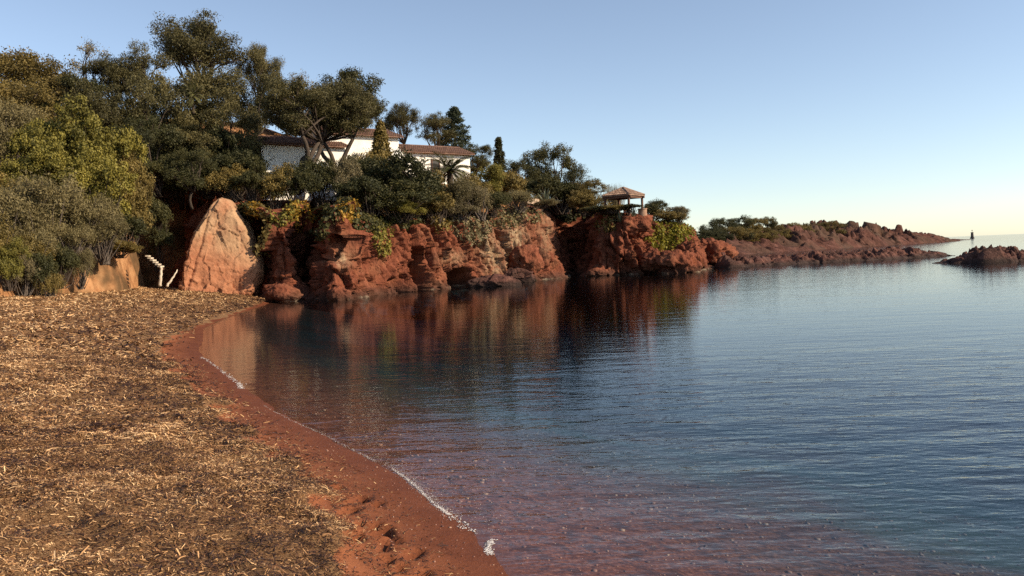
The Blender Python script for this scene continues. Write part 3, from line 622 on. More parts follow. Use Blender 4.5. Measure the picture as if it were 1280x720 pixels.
def bouldermat():
    m, t, p, o = newmat('orange_sandstone')
    n2 = noise(t, 1.1, 8, .65); n3 = noise(t, .8, 4, .6, None, (1, 1, 4, (.3, .2, 0)))
    c = ramp(t, n2, [(.28, (0.189, 0.072, 0.037)), (.5, (0.335, 0.138, 0.070)), (.75, (0.413, 0.188, 0.101))])
    c = mix(t, c, ramp(t, n3, [(.35, (0.258, 0.096, 0.047)), (.65, (0.404, 0.196, 0.105))]), .4)
    c = mix(t, c, ramp(t, n2, [(.3, (0.275, 0.168, 0.094)), (.7, (0.447, 0.280, 0.156))]), mathn(t, 'MULTIPLY', attr(t, 'pale'), ramp(t, noise(t, .7, 4), [(.3, (0.258, 0.240, 0.234)), (.55, (1, 1, 1))])))
    t.links.new(c, p.inputs['Base Color']); p.inputs['Roughness'].default_value = .92; p.inputs['Specular IOR Level'].default_value = .15
    t.links.new(bump(t, noise(t, 7, 7, .7), .7, .07, bump(t, n2, .7, .15)), p.inputs['Normal']); return m
o = link('sandstone_boulder', m, bouldermat(), label='tall pointed orange sandstone boulder standing on the seagrass beach at the cliff foot', category='boulder'); o.location = (cx, 54.4, cz)

def rk(px, py, d, sx, sy, sz, seed, label, **kw):
    p = at(px, py, d); return rock(kw.pop('name', 'rock'), tuple(p), (sx, sy, sz), seed, label, **kw)
rk(354, 368, 50.5, 1.0, .8, .55, 7, 'rounded red rock at the foot of the slender cliff pillar by the beach corner')
rk(425, 370, 50.0, .7, .6, .55, 9, 'small pale-footed red rock below the yellow ivy nose of the cliff')
rk(619, 357, 62.0, 1.9, 1.0, .75, 12, 'low dark flat rock lying in the water off the pale streaked cliff', mat=SEAROCK)
rk(655, 328, 69.5, 1.5, 1.3, 1.3, 15, 'pointed red rock buttress against the pale streaked cliff')
rk(685, 322, 75.5, .6, .6, .6, 18, 'knob of red rock at the corner of the dark cove')
rk(645, 346, 68.5, 1.3, 1.0, .8, 20, 'blocky red rock half sunk beside the low dark flat rock', mat=SEAROCK)
rk(846, 334, 76.5, 1.9, 1.5, 1.4, 23, 'cubic dark red rock with a shaded face under the pergola point', sharp=1.5)
rk(862, 325, 79.5, 1.3, 1.3, 2.0, 25, 'upright red rock with a round hollow at the tip of the point', sharp=1.4)
rk(822, 326, 77.5, 1.6, 1.2, 1.0, 27, 'ledge of broken red rock below the hanging green vines', sharp=1.4)
rk(787, 283, 79.6, 2.3, 1.7, 1.15, 33, 'red rock knoll directly under the pergola floor')
rk(745, 341, 77.0, 1.0, .7, .5, 29, 'low red rock at the right lip of the dark cove')
rk(885, 318, 93, 2.3, 2.0, 1.5, 31, 'rough red sea rock just beyond the tip of the pergola point', sharp=1.3)

def islet(name, axis, width, seed, mat, step, label=None, cat=None, kind=None, rough=1.0, res=1.0):
    A = np.array([(*plan(p, d), h) for p, d, h in axis]); s = np.concatenate([[0], np.cumsum(np.hypot(np.diff(A[:, 0]), np.diff(A[:, 1])))])
    n = int(s[-1] / step) + 2; q = np.linspace(0, s[-1], n); ax, ay, ah = [np.interp(q, s, A[:, k]) for k in range(3)]
    tx, ty = np.gradient(ax), np.gradient(ay); l = np.hypot(tx, ty); nx, ny = ty / l, -tx / l
    mcols = int(2 * width / step) + 3; v = np.linspace(-1.1, 1.1, mcols)
    Q, Vv = np.meshgrid(np.arange(n), v, indexing='ij')
    X = ax[Q] + nx[Q] * Vv * width; Y = ay[Q] + ny[Q] * Vv * width; Pn = np.stack([X.ravel(), Y.ravel(), np.zeros(X.size)], 1)
    hscale = max(A[:, 2]); sc = res / hscale
    f1, f21, cid = worley(Pn * sc * .8, seed)
    k = .50 + rough * .42 * facet(Pn * sc * .8, seed) + rough * .30 * facet(Pn * sc * 1.9, seed + 3) + .14 * facet(Pn * sc * 4.4, seed + 5) + .07 * facet(Pn * sc * 9, seed + 6) - .18 * sstep(.10, 0, f21) + .12 * ridged(Pn * sc * .5, 3, seed + 9)
    body = 1 - np.abs(Vv.ravel()) ** 2.2
    z = (ah[Q].ravel() + .13 * hscale) * body * np.clip(k + .28, .08, 1.25) - .14 * hscale
    z = np.where(np.abs(Vv.ravel()) > 1, -1.0 - .1 * hscale, z)
    P2 = np.stack([X.ravel() + fbm(Pn * sc, 3, seed + 20) * .25 * hscale, Y.ravel() + fbm(Pn * sc, 3, seed + 21) * .25 * hscale, z], 1)
    m = mesh_np(name, P2, grid_faces(n, mcols)); add_attr(m, 'pale', np.zeros(len(P2)))
    return link(name, m, mat, label=label, category=cat, kind=kind)
islet('reef', [(896, 90, .1), (906, 90, 1.5), (920, 91, 1.1), (950, 92, .8), (990, 94, 1.0), (1030, 95, 1.05), (1065, 96, 1.1), (1092, 97, 1.6), (1110, 98, 1.15), (1140, 99, 1.0), (1160, 100, .6), (1182, 101, .05)], 3.2, 201, SEAROCK, .11, 'long low reef of broken red rock lying in front of the far headland', 'reef')
islet('islet', [(1168, 73, .05), (1195, 72, .5), (1218, 71.5, 1.3), (1232, 71, 1.75), (1250, 71, 1.35), (1275, 71, 1.1), (1310, 71, .8), (1340, 71, .1)], 2.6, 231, SEAROCK, .09, 'dark humped rock islet standing alone off the end of the reef', 'islet', rough=.75)
islet('headland', [(800, 215, 4.5), (860, 225, 4.5), (890, 235, 5.5), (930, 255, 6.5), (980, 285, 7.6), (1020, 310, 8.4), (1035, 318, 9.0), (1060, 335, 8.2), (1095, 360, 7.8), (1110, 370, 7.2), (1130, 390, 4.8), (1150, 405, 2.6), (1172, 430, .3)], 22, 261, FARROCK, .7, kind='structure', res=1.25, rough=.7)
islet('skerry', [(1135, 480, .3), (1160, 490, 1.6), (1190, 495, 1.0), (1212, 500, .1)], 8, 281, FARROCK, 1.0, 'thin line of low skerries trailing off the headland tip', 'skerry')

# ------------------------------------------------------------------ vegetation prototypes
def quads(c, a, b, shade, mname):            # diamond leaves: centre, half length vector, half width vector
    n = len(c); V = np.stack([c - a, c + b, c + a, c - b], 1).reshape(-1, 3)
    m = mesh_np(mname, V, np.arange(4 * n).reshape(-1, 4)); add_attr(m, 'shade', shade, 'FACE'); return m
def unit(r, n):
    v = r.normal(size=(n, 3)); return v / np.linalg.norm(v, axis=1)[:, None]
def leaves(r, centers, crad, per, ls, flat=.8, aspect=.5, up=0.25, mname='crown'):
    n = len(centers) * per; d = unit(r, n); rad = np.repeat(crad, per) * (r.random(n) ** .45)
    sh = np.repeat(r.random(len(centers)), per) * .55 + r.random(n) * .45
    off = d * rad[:, None]; off[:, 2] *= flat
    c = np.repeat(centers, per, 0) + off
    nrm = d + unit(r, n) * .9; nrm[:, 2] += up; nrm /= np.linalg.norm(nrm, axis=1)[:, None]
    a = np.cross(nrm, unit(r, n)); a /= np.linalg.norm(a, axis=1)[:, None] + 1e-9; b = np.cross(nrm, a)
    s = ls * r.uniform(.6, 1.3, n)[:, None]
    return quads(c, a * s, b * s * aspect, sh, mname)
PROTO = {}
def limb_path(r, a, b, bend=.12, n=4):
    a, b = np.array(a, float), np.array(b, float); L_ = np.linalg.norm(b - a); o = r.normal(size=3) * bend * L_
    return [tuple(a + (b - a) * t + o * math.sin(math.pi * t)) for t in np.linspace(0, 1, n)]
def proto_tree(key, seed, h, R, trunk_h, nl, mat, lobe=.42, ncl=30, per=66, ls=.062, stems=1, flat=.75, spread=1.0, trunk_r=.16, zlo=0.0):
    r = rng(seed); lob = []
    for i in range(nl):
        for _ in range(60):
            a = r.uniform(0, 2 * math.pi); q = math.sqrt(r.uniform(0, 1)) * spread; zc = r.uniform(zlo, 1)
            env = math.sqrt(max(0, 1 - (zc * 2 - .85) ** 2 * .7))
            p = np.array([math.cos(a) * q * R * env * .8, math.sin(a) * q * R * env * .8, trunk_h + (h - trunk_h) * (.12 + .76 * zc)])
            if all(np.linalg.norm(p - l) > R * lobe * .72 for l in lob): break
        lob.append(p)
    lob = np.array(lob); lr = R * lobe * r.uniform(.7, 1.15, nl)
    d = unit(r, nl * ncl); d[:, 2] = d[:, 2] * .8 + .12
    cc = np.repeat(lob, ncl, 0) + d * (np.repeat(lr, ncl) * r.uniform(.35, 1.05, nl * ncl))[:, None] * np.array([1, 1, flat])
    crown = leaves(r, cc, R * .13 * r.uniform(.7, 1.5, len(cc)), per, ls)
    crown.materials.append(mat)
    mb = MB(); fork = np.array([r.normal() * .1 * R, r.normal() * .1 * R, trunk_h * .8])
    bases = [np.array([r.normal() * .12 * R * (stems > 1), r.normal() * .12 * R * (stems > 1), -.5]) for _ in range(stems)]
    forks = [fork + (np.array([r.normal() * .25 * R, r.normal() * .25 * R, r.uniform(-.2, .3)]) if stems > 1 else 0) for _ in range(stems)]
    for b, f in zip(bases, forks): mb.tube(limb_path(r, b, f, .10, 5), np.linspace(trunk_r, trunk_r * .7, 5), 7)
    for i, l in enumerate(lob):
        f = forks[i % stems]; path = limb_path(r, f, l, .10, 5); mb.tube(path, np.linspace(trunk_r * .55, trunk_r * .14, 5), 5)
        for j in range(4):
            e = cc[i * ncl + j]; mb.tube(limb_path(r, path[3], e, .08, 3), [trunk_r * .22, trunk_r * .13, trunk_r * .06], 4)
    tm = mb.mesh('trunk', True); tm.materials.append(BARK)
    PROTO[key] = dict(h=h, r=R * (.8 * spread + lobe * .9), parts=[('trunk', tm), ('crown', crown)])
def proto_shrub(key, seed, h, R, mat, ncl=260, per=62, ls=.054, wisp=0.0, aspect=.5, lumps=7, crad=.16, tw=30):
    r = rng(seed); lc = np.stack([r.uniform(-.55, .55, lumps) * R, r.uniform(-.55, .55, lumps) * R, r.uniform(.28, .75, lumps) * h], 1); lr = r.uniform(.38, .62, lumps) * R
    i = r.integers(0, lumps, ncl); d = unit(r, ncl); d[:, 2] = np.where(d[:, 2] < -.3, -d[:, 2], d[:, 2])
    c = lc[i] + d * (lr[i] * r.uniform(.55, 1.08, ncl))[:, None] * np.array([1, 1, h / (1.6 * R)]); c[:, 2] = np.clip(c[:, 2], .08 * h, None)
    cr = leaves(r, c, crad * R * r.uniform(.6, 1.4, ncl), per, ls, aspect=aspect); cr.materials.append(mat)
    mb = MB()
    for j in range(tw):
        e = c[r.integers(0, ncl)] * (1 + wisp * r.uniform(0, .5)); mb.tube(limb_path(r, (r.normal() * .1 * R, r.normal() * .1 * R, -.3), e, .1, 4), [.045, .03, .018, .007], 4, False)
    tm = mb.mesh('stems', True); tm.materials.append(TWIG if wisp else BARK)
    PROTO[key] = dict(h=h, r=R, parts=[('stem', tm), ('foliage', cr)])
for i in range(3): proto_tree('oak%d' % i, 300 + i, 6.2, 2.9, 2.0, 11, L['oak'])
for i in range(2): proto_tree('airy%d' % i, 310 + i, 5.6, 3.1, 1.6, 19, L['oak'], lobe=.29, ncl=26, per=64, ls=.056, spread=1.1, zlo=.25)
for i in range(2): proto_tree('olive%d' % i, 320 + i, 5.0, 2.8, 1.2, 12, L['olive'])
for i in range(2): proto_tree('evergreen%d' % i, 330 + i, 5.5, 2.7, 1.3, 12, L['dark'])
proto_tree('umbrella', 340, 6.5, 3.4, 2.2, 18, L['oak'], lobe=.34, ncl=28, per=80, stems=3, flat=.6, trunk_r=.20)
proto_tree('bare', 345, 5.5, 2.4, 1.6, 16, L['grey'], lobe=.26, ncl=9, per=14, ls=.06, trunk_r=.10)
for i in range(3): proto_shrub('dark%d' % i, 350 + i, 2.4, 1.6, L['dark'])
for i in range(3): proto_shrub('olive_s%d' % i, 360 + i, 2.2, 1.6, L['olive'])
for i in range(3): proto_shrub('yell%d' % i, 370 + i, 2.4, 1.7, L['yell'], ls=.044, aspect=.7, ncl=260, per=76)
for i in range(3): proto_shrub('brown%d' % i, 380 + i, 2.2, 1.7, L['brown'], ls=.055, aspect=.3, wisp=.35, ncl=260, per=60, tw=50, crad=.2)
for i in range(2): proto_shrub('grey%d' % i, 390 + i, 1.8, 1.4, L['grey'], ls=.055, aspect=.28, wisp=.3, tw=40)
def proto_spire(key, seed, h, R, mat, tiers, per, ls, droop):
    r = rng(seed); n = tiers * per; zf = np.sort(r.random(n)) ** .9; a = r.uniform(0, 2 * math.pi, n)
    rr = R * (1 - zf) ** .75 * (.75 + .35 * np.sin(zf * tiers * 6.28) * (droop > 0)) * r.uniform(.55, 1.1, n) + .06
    c = np.stack([np.cos(a) * rr, np.sin(a) * rr, .06 * h + zf * .94 * h - rr * droop], 1)
    cr = leaves(r, c, .10 * R + .12 * r.random(n), 16, ls, aspect=.4); cr.materials.append(mat)
    mb = MB(); mb.tube([(0, 0, -.4), (0, 0, h * .5), (0, 0, h * .97)], [.16, .10, .02], 7)
    for k_ in range(0, n, 9): mb.tube([(0, 0, c[k_, 2] + rr[k_] * droop), tuple(c[k_])], [.035, .01], 4, False)
    tm = mb.mesh('trunk', True); tm.materials.append(BARK); PROTO[key] = dict(h=h, r=R, parts=[('trunk', tm), ('crown', cr)])
proto_spire('fir', 400, 7.5, 2.3, L['fir'], 11, 75, .10, .25)
proto_spire('cypress', 401, 5, .75, L['dark'], 9, 50, .09, 0)
proto_spire('thuja', 402, 4.5, 1.2, L['olive'], 8, 70, .10, 0)
def proto_palm(key, seed, mat, nf, flen, th):
    r = rng(seed); cs, As, Bs = [], [], []; mbr = MB()
    for i in range(nf):
        a = i * 2.4 + r.normal() * .15; el = 1.25 - 1.5 * (i / nf) + r.normal() * .08; p = np.array([0, 0, th]); L_ = flen * r.uniform(.8, 1.1); seg = 14; pts = [p.copy()]
        for s in range(seg):
            e = el - 1.25 * (s / seg) ** 1.3; dv = np.array([math.cos(a) * math.cos(e), math.sin(a) * math.cos(e), math.sin(e)]); pn = p + dv * L_ / seg
            side = np.cross(dv, (0, 0, 1)); side /= np.linalg.norm(side) + 1e-9; ll = flen * .26 * math.sin(math.pi * (.12 + .86 * (s / seg)))
            for sg in (-1, 1):
                for hh in (.25, .75):
                    ax = side * sg * .75 + dv * .55 + np.array([0, 0, -.25]); ax /= np.linalg.norm(ax); b = np.cross(ax, np.cross(dv, side)); b /= np.linalg.norm(b) + 1e-9
                    cs.append(p + (pn - p) * hh + ax * ll * .5); As.append(ax * ll * .5); Bs.append(b * .035)
            p = pn; pts.append(p.copy())
        mbr.tube([tuple(q) for q in pts[::2]], np.linspace(.035, .008, len(pts[::2])), 4, False)
    cs = np.array(cs); fr = quads(cs, np.array(As), np.array(Bs), r.random(len(cs)), 'frond'); fr.materials.append(mat)
    rm = mbr.mesh('midrib', True); rm.materials.append(L['palm'] if False else TWIG)
    mb = MB(); n_ = 7; mb.tube([(0, 0, -.4 + (th + .4) * i / n_) for i in range(n_ + 1)], [.22 + .04 * (i % 2) for i in range(n_ + 1)], 9)
    tm = mb.mesh('trunk'); tm.materials.append(BARK); PROTO[key] = dict(h=th + flen * .8, r=flen * .85, parts=[('trunk', tm), ('crown', fr), ('midrib', rm)])
proto_palm('palm', 410, L['palm'], 30, 2.4, 1.3)
def proto_agave(key, seed, n, ln):
    r = rng(seed); mb = MB()
    for i in range(n):
        a = i * 2.4; e = 1.35 - 1.1 * i / n; d = np.array([math.cos(a) * math.cos(e), math.sin(a) * math.cos(e), math.sin(e)]); s = np.array([-math.sin(a), math.cos(a), 0]); u = np.cross(d, s); l = ln * r.uniform(.8, 1.1)
        pts = [d * l * t + np.array([0, 0, -.25 * l * t * t * (1 - e / 1.5)]) for t in (0.02, .35, .75, 1)]; wd = [.05, .075, .05, .004]
        v = []
        for p, w_ in zip(pts, wd): v += [p - s * w_ * ln, p + u * w_ * .35 * ln, p + s * w_ * ln]
        mb.add(v, [(k_ * 3 + q, k_ * 3 + q + 1, k_ * 3 + q + 4, k_ * 3 + q + 3) for k_ in range(3) for q in (0, 1)])
    m = mb.mesh('leaf_rosette'); add_attr(m, 'shade', r.random(len(m.polygons)), 'FACE'); m.materials.append(L['agave'])
    PROTO[key] = dict(h=ln, r=ln * .8, parts=[('leaf_rosette', m)])
proto_agave('agave', 420, 22, 1.4)
def proto_grass(key, seed, mat, n, hgt, R):
    r = rng(seed); base = r.normal(size=(n, 3)) * R * .4; base[:, 2] = 0; tip = base * 1.7 + np.stack([r.normal(size=n) * .15, r.normal(size=n) * .15, hgt * r.uniform(.6, 1.1, n)], 1)
    c = (base + tip) / 2; a = (tip - base) / 2; b = np.cross(a, unit(r, n)); b /= np.linalg.norm(b, axis=1)[:, None]; m = quads(c, a, b * .02, r.random(n), 'blade_tuft'); m.materials.append(mat)
    PROTO[key] = dict(h=hgt, r=R, parts=[('blade_tuft', m)])
proto_grass('grass', 430, L['grey'], 500, 1.3, .9)

for pk in PROTO.values():
    co = np.concatenate([np.array([v.co[:] for v in me.vertices][::7]) for nm, me in pk['parts'] if nm != 'trunk' and nm != 'stem'])
    pk['r'] = float(np.percentile(np.abs(co[:, :2]).max(1), 96)); pk['h'] = float(np.percentile(co[:, 2], 99.3))
vr = random.Random(77)
def build_plant(kind, px, ytop, d, wpx, name, label, cat, group, z0, rz):
    opts = [k_ for k_ in PROTO if k_.rstrip('0123456789') == kind]; pk = PROTO[vr.choice(opts)]
    X, Y = plan(px, d); g = ground(X, Y) if z0 is None else z0
    X = at(px, ytop, d)[0] * .5 + X * .5
    h = max(.6, at(px, ytop, d)[2] - g); wd = wpx / F * d; sx = wd / (2 * pk['r'])
    lim = {'cypress': 6, 'thuja': 3}.get(kind, 1.8 if kind in TREES else 1.35)
    if h > wd * lim:
        print('tall', kind, px, ytop, round(h / wd, 2)); g += h - wd * lim; h = wd * lim
    o = empty(name, (X, Y, g - .12), label, cat, group, vr.uniform(0, 6.28) if rz is None else rz, (sx * vr.uniform(.95, 1.1), sx, (h + .12) / pk['h']))
    for nm, me in pk['parts']: link(nm, me, None, o)
    return o

for q in PLANTS: build_plant(*q)

# ivy and vines on the rock
def ivy(px, py, rx, ry, n, mat, label, seed, ls=.11, thick=.25, hang=.35):
    r = rng(seed); q = ((cpx_ - px) / rx) ** 2 + ((cpy_ - py) / ry) ** 2 + .5 * fbm(PC * .9, 3, seed)
    dmin = PC[q < 1][:, 1].min() if (q < 1).any() else 0
    idx = np.where((q < 1) & (PC[:, 1] < dmin + 7))[0]
    if len(idx) < 5: print('ivy none', label); return
    i = r.choice(idx, n); c = PC[i] + CN[i] * r.uniform(.0, thick, n)[:, None] + r.normal(size=(n, 3)) * .07
    c[:, 2] -= r.random(n) ** 3 * hang
    nm = CN[i] + unit(r, n) * .7; nm /= np.linalg.norm(nm, axis=1)[:, None]; a = np.cross(nm, unit(r, n)); a /= np.linalg.norm(a, axis=1)[:, None]; b = np.cross(nm, a); s = ls * r.uniform(.6, 1.3, n)[:, None]
    m = quads(c, a * s, b * s * .75, r.random(n), 'hanging_ivy'); m.materials.append(mat)
    link('hanging_ivy', m, None, label=label, category='ivy')
ivy(315, 238, 9, 42, 2600, L['gold'], 'long curtain of yellow ivy hanging right of the boulder tip', 501)
ivy(325, 285, 13, 60, 3500, L['olive'], 'grey-green trailing stems between the boulder and the pillar', 502)
ivy(378, 268, 16, 20, 2600, L['gold'], 'golden ivy over the head of the slender cliff pillar', 503)
ivy(352, 255, 22, 24, 3500, L['yell'], 'yellow-green ivy left of the golden ivy on the pillar', 504)
ivy(438, 262, 17, 16, 2600, L['gold'], 'yellow ivy capping the cliff nose beside the big cave', 505)
ivy(478, 292, 13, 26, 1800, L['yell'], 'green ivy trailing down the cliff below the overhanging bushes', 506)
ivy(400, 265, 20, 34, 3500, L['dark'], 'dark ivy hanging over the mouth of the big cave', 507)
ivy(836, 282, 34, 32, 9000, L['vine'], 'bright green vine curtain hanging on the point right of the pergola', 508, hang=.6)
ivy(590, 285, 22, 20, 2400, L['grey'], 'grey-green creeper on the pale cliff', 509)
ivy(630, 270, 22, 16, 2000, L['brown'], 'brown dry creeper along the cliff edge by the terrace', 510)

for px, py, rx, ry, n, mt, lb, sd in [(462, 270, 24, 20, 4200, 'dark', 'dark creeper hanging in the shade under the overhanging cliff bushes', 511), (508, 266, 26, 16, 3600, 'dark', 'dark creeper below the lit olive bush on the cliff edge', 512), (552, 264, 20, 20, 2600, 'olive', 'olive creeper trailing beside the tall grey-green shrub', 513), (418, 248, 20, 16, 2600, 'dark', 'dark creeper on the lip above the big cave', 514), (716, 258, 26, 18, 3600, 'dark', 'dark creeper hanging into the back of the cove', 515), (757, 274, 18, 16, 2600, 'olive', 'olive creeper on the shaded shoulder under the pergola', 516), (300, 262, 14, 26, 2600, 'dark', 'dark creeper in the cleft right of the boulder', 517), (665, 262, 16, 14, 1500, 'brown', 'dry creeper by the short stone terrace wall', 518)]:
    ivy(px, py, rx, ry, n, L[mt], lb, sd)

# ------------------------------------------------------------------ villa
U = Vector((.81, .586, 0)).normalized(); NV = Vector((U.y, -U.x, 0)); A0 = Vector((*plan(345, 66), 0))
MV = Matrix(((U.x, -NV.x, 0), (U.y, -NV.y, 0), (0, 0, 1)))       # local x along the front, local y into the hill
villa = empty('villa', (A0.x, A0.y, 9.0), 'white villa with clay tile roofs on the hillside above the cliff', 'house', rz=math.atan2(U.y, U.x))
def tiles(mb, e0, e1, up, rise_len, pitch=.21, trim=None, r=.085):
    e0, e1, up = Vector(e0), Vector(e1), Vector(up).normalized(); ev = e1 - e0; Lh = ev.length; ev.normalize(); nn = ev.cross(up).normalized()
    if nn.z < 0: nn = -nn
    k_ = int(Lh / pitch)
    for i in range(k_):
        u = (i + .5) * Lh / k_; ln = rise_len if trim is None else trim(u, Lh)
        if ln < .1: continue
        n_s = max(1, int(ln / .38))
        for j in range(n_s):
            a = e0 + ev * u + up * (ln * j / n_s); b = e0 + ev * u + up * (ln * (j + 1) / n_s + .03); v = []
            for q, (pt, rad, lift) in enumerate(((a, r * 1.1, .035), (b, r * .9, .0))):
                for w_ in range(5):
                    th = math.pi * w_ / 4; v.append(pt + ev * math.cos(th) * rad + nn * (math.sin(th) * rad + lift))
            mb.add(v, [(w_, w_ + 1, w_ + 6, w_ + 5) for w_ in range(4)] + [(0, 1, 2, 3, 4)])
def block(x0, x1, y0, y1, zb, ze, zr, over=.45, ridge='x'):
    wb = MB()
    wb.box(((x0 + x1) / 2, (y0 + y1) / 2, (zb + ze) / 2), (x1 - x0, y1 - y0, ze - zb))
    ym = (y0 + y1) / 2
    wb.add([(x0, y0, ze), (x0, y1, ze), (x0, ym, zr - .06), (x1, y0, ze), (x1, y1, ze), (x1, ym, zr - .06)], [(0, 1, 2), (3, 5, 4), (0, 2, 5, 3), (1, 4, 5, 2)])
    link('wall', wb.mesh('wall'), PLASTER, villa)
    sl_ = (zr - ze) / (ym - y0); ze2 = ze - over * sl_
    rb = MB(); th = .09
    for ya, yb in ((y0 - over, ym), (y1 + over, ym)):
        rb.add([(x0 - .3, ya, ze2), (x1 + .3, ya, ze2), (x1 + .3, yb, zr), (x0 - .3, yb, zr), (x0 - .3, ya, ze2 + th), (x1 + .3, ya, ze2 + th), (x1 + .3, yb, zr + th), (x0 - .3, yb, zr + th)], [(0, 1, 2, 3), (4, 7, 6, 5), (0, 4, 5, 1), (1, 5, 6, 2), (2, 6, 7, 3), (3, 7, 4, 0)])
    ro = link('roof', rb.mesh('roof'), TILE, villa)
    tb = MB(); ln = math.hypot(ym - y0 + over, zr - ze2)
    tiles(tb, (x0 - .3, y0 - over, ze2 + th), (x1 + .3, y0 - over, ze2 + th), (0, ym - y0 + over, zr - ze2), ln)
    t_ = link('tile_course', tb.mesh('tile_course'), TILE, ro); t_['kind'] = 'stuff'
    cb = MB(); cb.tube([(x0 - .3, ym, zr + th), (x1 + .3, ym, zr + th)], [.13, .13], 8); link('ridge_cap', cb.mesh('ridge_cap'), TILE, ro)
    return ze2
block(-.6, 6.6, .0, 4.6, -1.5, 3.05, 3.8)
block(5.6, 12.4, 1.2, 6.2, -1.5, 4.35, 5.15)
block(12.6, 19.6, .6, 5.0, -1.5, 3.0, 3.75)
# arched opening of the left wing: a flat dark face painted as its inner shade
ab = MB(); pts = [(math.cos(a) * .62, math.sin(a) * .62 + 1.55) for a in np.linspace(math.pi, 0, 11)]; pts = [(-.62, .4)] + pts + [(.62, .4)]
ab.add([(3.1 + x, -.03, z) for x, z in pts] + [(3.1 + x, -.004, z) for x, z in pts], [tuple(range(len(pts)))] + [(i, i + 1, i + 1 + len(pts), i + len(pts)) for i in range(len(pts) - 1)])
ar = link('archway', ab.mesh('archway'), DARK, villa)
fb = MB()
for (xa, za), (xb, zb_) in zip(pts[:-1], pts[1:]):
    o1 = 1.22
    fb.add([(3.1 + xa, -.10, za), (3.1 + xb, -.10, zb_), (3.1 + xb * o1, -.10, (zb_ - 1.0) * 1.12 + 1.0), (3.1 + xa * o1, -.10, (za - 1.0) * 1.12 + 1.0), (3.1 + xa, -.002, za), (3.1 + xb, -.002, zb_), (3.1 + xb * o1, -.002, (zb_ - 1.0) * 1.12 + 1.0), (3.1 + xa * o1, -.002, (za - 1.0) * 1.12 + 1.0)], [(0, 1, 2, 3), (0, 4, 5, 1), (3, 2, 6, 7)])
link('arch_surround', fb.mesh('arch_surround'), PLASTER, ar)
def window(x, y, z, w_, h_):
    b = MB(); b.box((x, y - .01, z), (w_, .06, h_)); wo = link('window', b.mesh('window'), DARK, villa)
    b = MB()
    for q in (-1, 1): b.box((x + q * w_ / 2, y - .04, z), (.09, .12, h_ + .18)); b.box((x, y - .04, z + q * (h_ / 2 + .045)), (w_ - .09, .12, .09))
    link('window_frame', b.mesh('window_frame'), WOOD, wo)
window(15.8, .6, 1.7, .8, 1.1)
# white slatted sun shade, sloping, each slat a piece
aw = empty('slatted_awning', tuple(A0 + U * 10.3 + NV * .2 + Vector((0, 0, 11.0))), 'white slatted sun shade sloping against the villa wall', 'awning', rz=math.atan2(U.y, U.x))
sb = MB(); sb.box((0, 0, 0), (.09, 2.0, .05)); slat = sb.mesh('slat'); slat.materials.append(WHITE)
for i in range(16):
    s_ = link('slat', slat, None, aw); s_.location = (-1.7 + i * .225, -.0, .55); s_.rotation_euler = (math.radians(42), 0, 0)
for q in (-1, 1):
    rb = MB(); rb.box((0, q * .62, .55 + q * .56 - .05), (3.7, .07, .07)); link('rail', rb.mesh('rail'), WHITE, aw)
for q in (-1.75, 1.75):
    pb = MB(); pb.tube([(q, -.68, -2.0), (q, -.68, .0)], [.05, .05], 6); link('post', pb.mesh('post'), WHITE, aw)

# terrace walls
def drywall(px0, y0_, px1, y1_, d0, d1, h, label, seed):
    a, b = Vector(at(px0, y0_, d0)), Vector(at(px1, y1_, d1)); r = random.Random(seed); root = empty('stone_wall', tuple(a), label, 'wall')
    v = b - a; Lw = math.hypot(v.x, v.y); ang = math.atan2(v.y, v.x); root.rotation_euler = (0, 0, ang)
    nrow = max(1, int(h / .28))
    for j in range(nrow):
        x = -.1 * (j % 2)
        while x < Lw:
            w_ = r.uniform(.35, .65); b_ = MB(); b_.box((0, 0, 0), (w_ - .03, .42 + r.uniform(-.05, .05), .26)); me = b_.mesh('stone'); me.materials.append(STONE)
            s_ = link('stone', me, None, root); s_.location = (x + w_ / 2, r.uniform(-.03, .03), v.z * min(1, x / Lw) - (j + .5) * .27); s_.rotation_euler = (r.uniform(-.05, .05), r.uniform(-.05, .05), r.uniform(-.06, .06)); x += w_
drywall(657, 247, 672, 249, 75, 77, .8, 'short pale stone terrace wall left of the agave', 3)

# ------------------------------------------------------------------ pergola on the point
GD = 80.0; gc = at(780, 262, GD); gz = 6.35
per = empty('pergola', (gc[0], GD, 5.45), 'open timber pergola with pyramid tile roof on the rocky point', 'pergola', rz=math.radians(52)); W_ = 1.42; ze = at(780, 246, GD)[2] - 5.45; zr_ = at(780, 234.5, GD)[2] - 5.45
for sx_ in (-1, 1):
    for sy_ in (-1, 1):
        b = MB(); b.box((sx_ * (W_ - .12), sy_ * (W_ - .12), ze / 2 - .1), (.17, .17, ze + .2)); link('post', b.mesh('post'), WOOD, per)
for q in range(4):
    b = MB(); M = Matrix.Rotation(q * math.pi / 2, 3, 'Z'); b.box(tuple(M @ Vector((0, -(W_ - .12), ze - .09))), (2 * W_ + (.3 if q % 2 else .0), .14, .2), M); link('beam', b.mesh('beam'), WOOD, per)
RO = W_ + .08
rb = MB(); zt = zr_ - .12
rb.add([(-RO, -RO, ze + .02), (RO, -RO, ze + .02), (RO, RO, ze + .02), (-RO, RO, ze + .02), (0, 0, zt), (-RO, -RO, ze + .09), (RO, -RO, ze + .09), (RO, RO, ze + .09), (-RO, RO, ze + .09), (0, 0, zt + .07)],
       [(1, 0, 4), (2, 1, 4), (3, 2, 4), (0, 3, 4), (5, 6, 9), (6, 7, 9), (7, 8, 9), (8, 5, 9), (0, 1, 6, 5), (1, 2, 7, 6), (2, 3, 8, 7), (3, 0, 5, 8)])
ro = link('roof', rb.mesh('roof'), GTILE, per)
slope = math.hypot(RO, zt - ze - .02) / RO
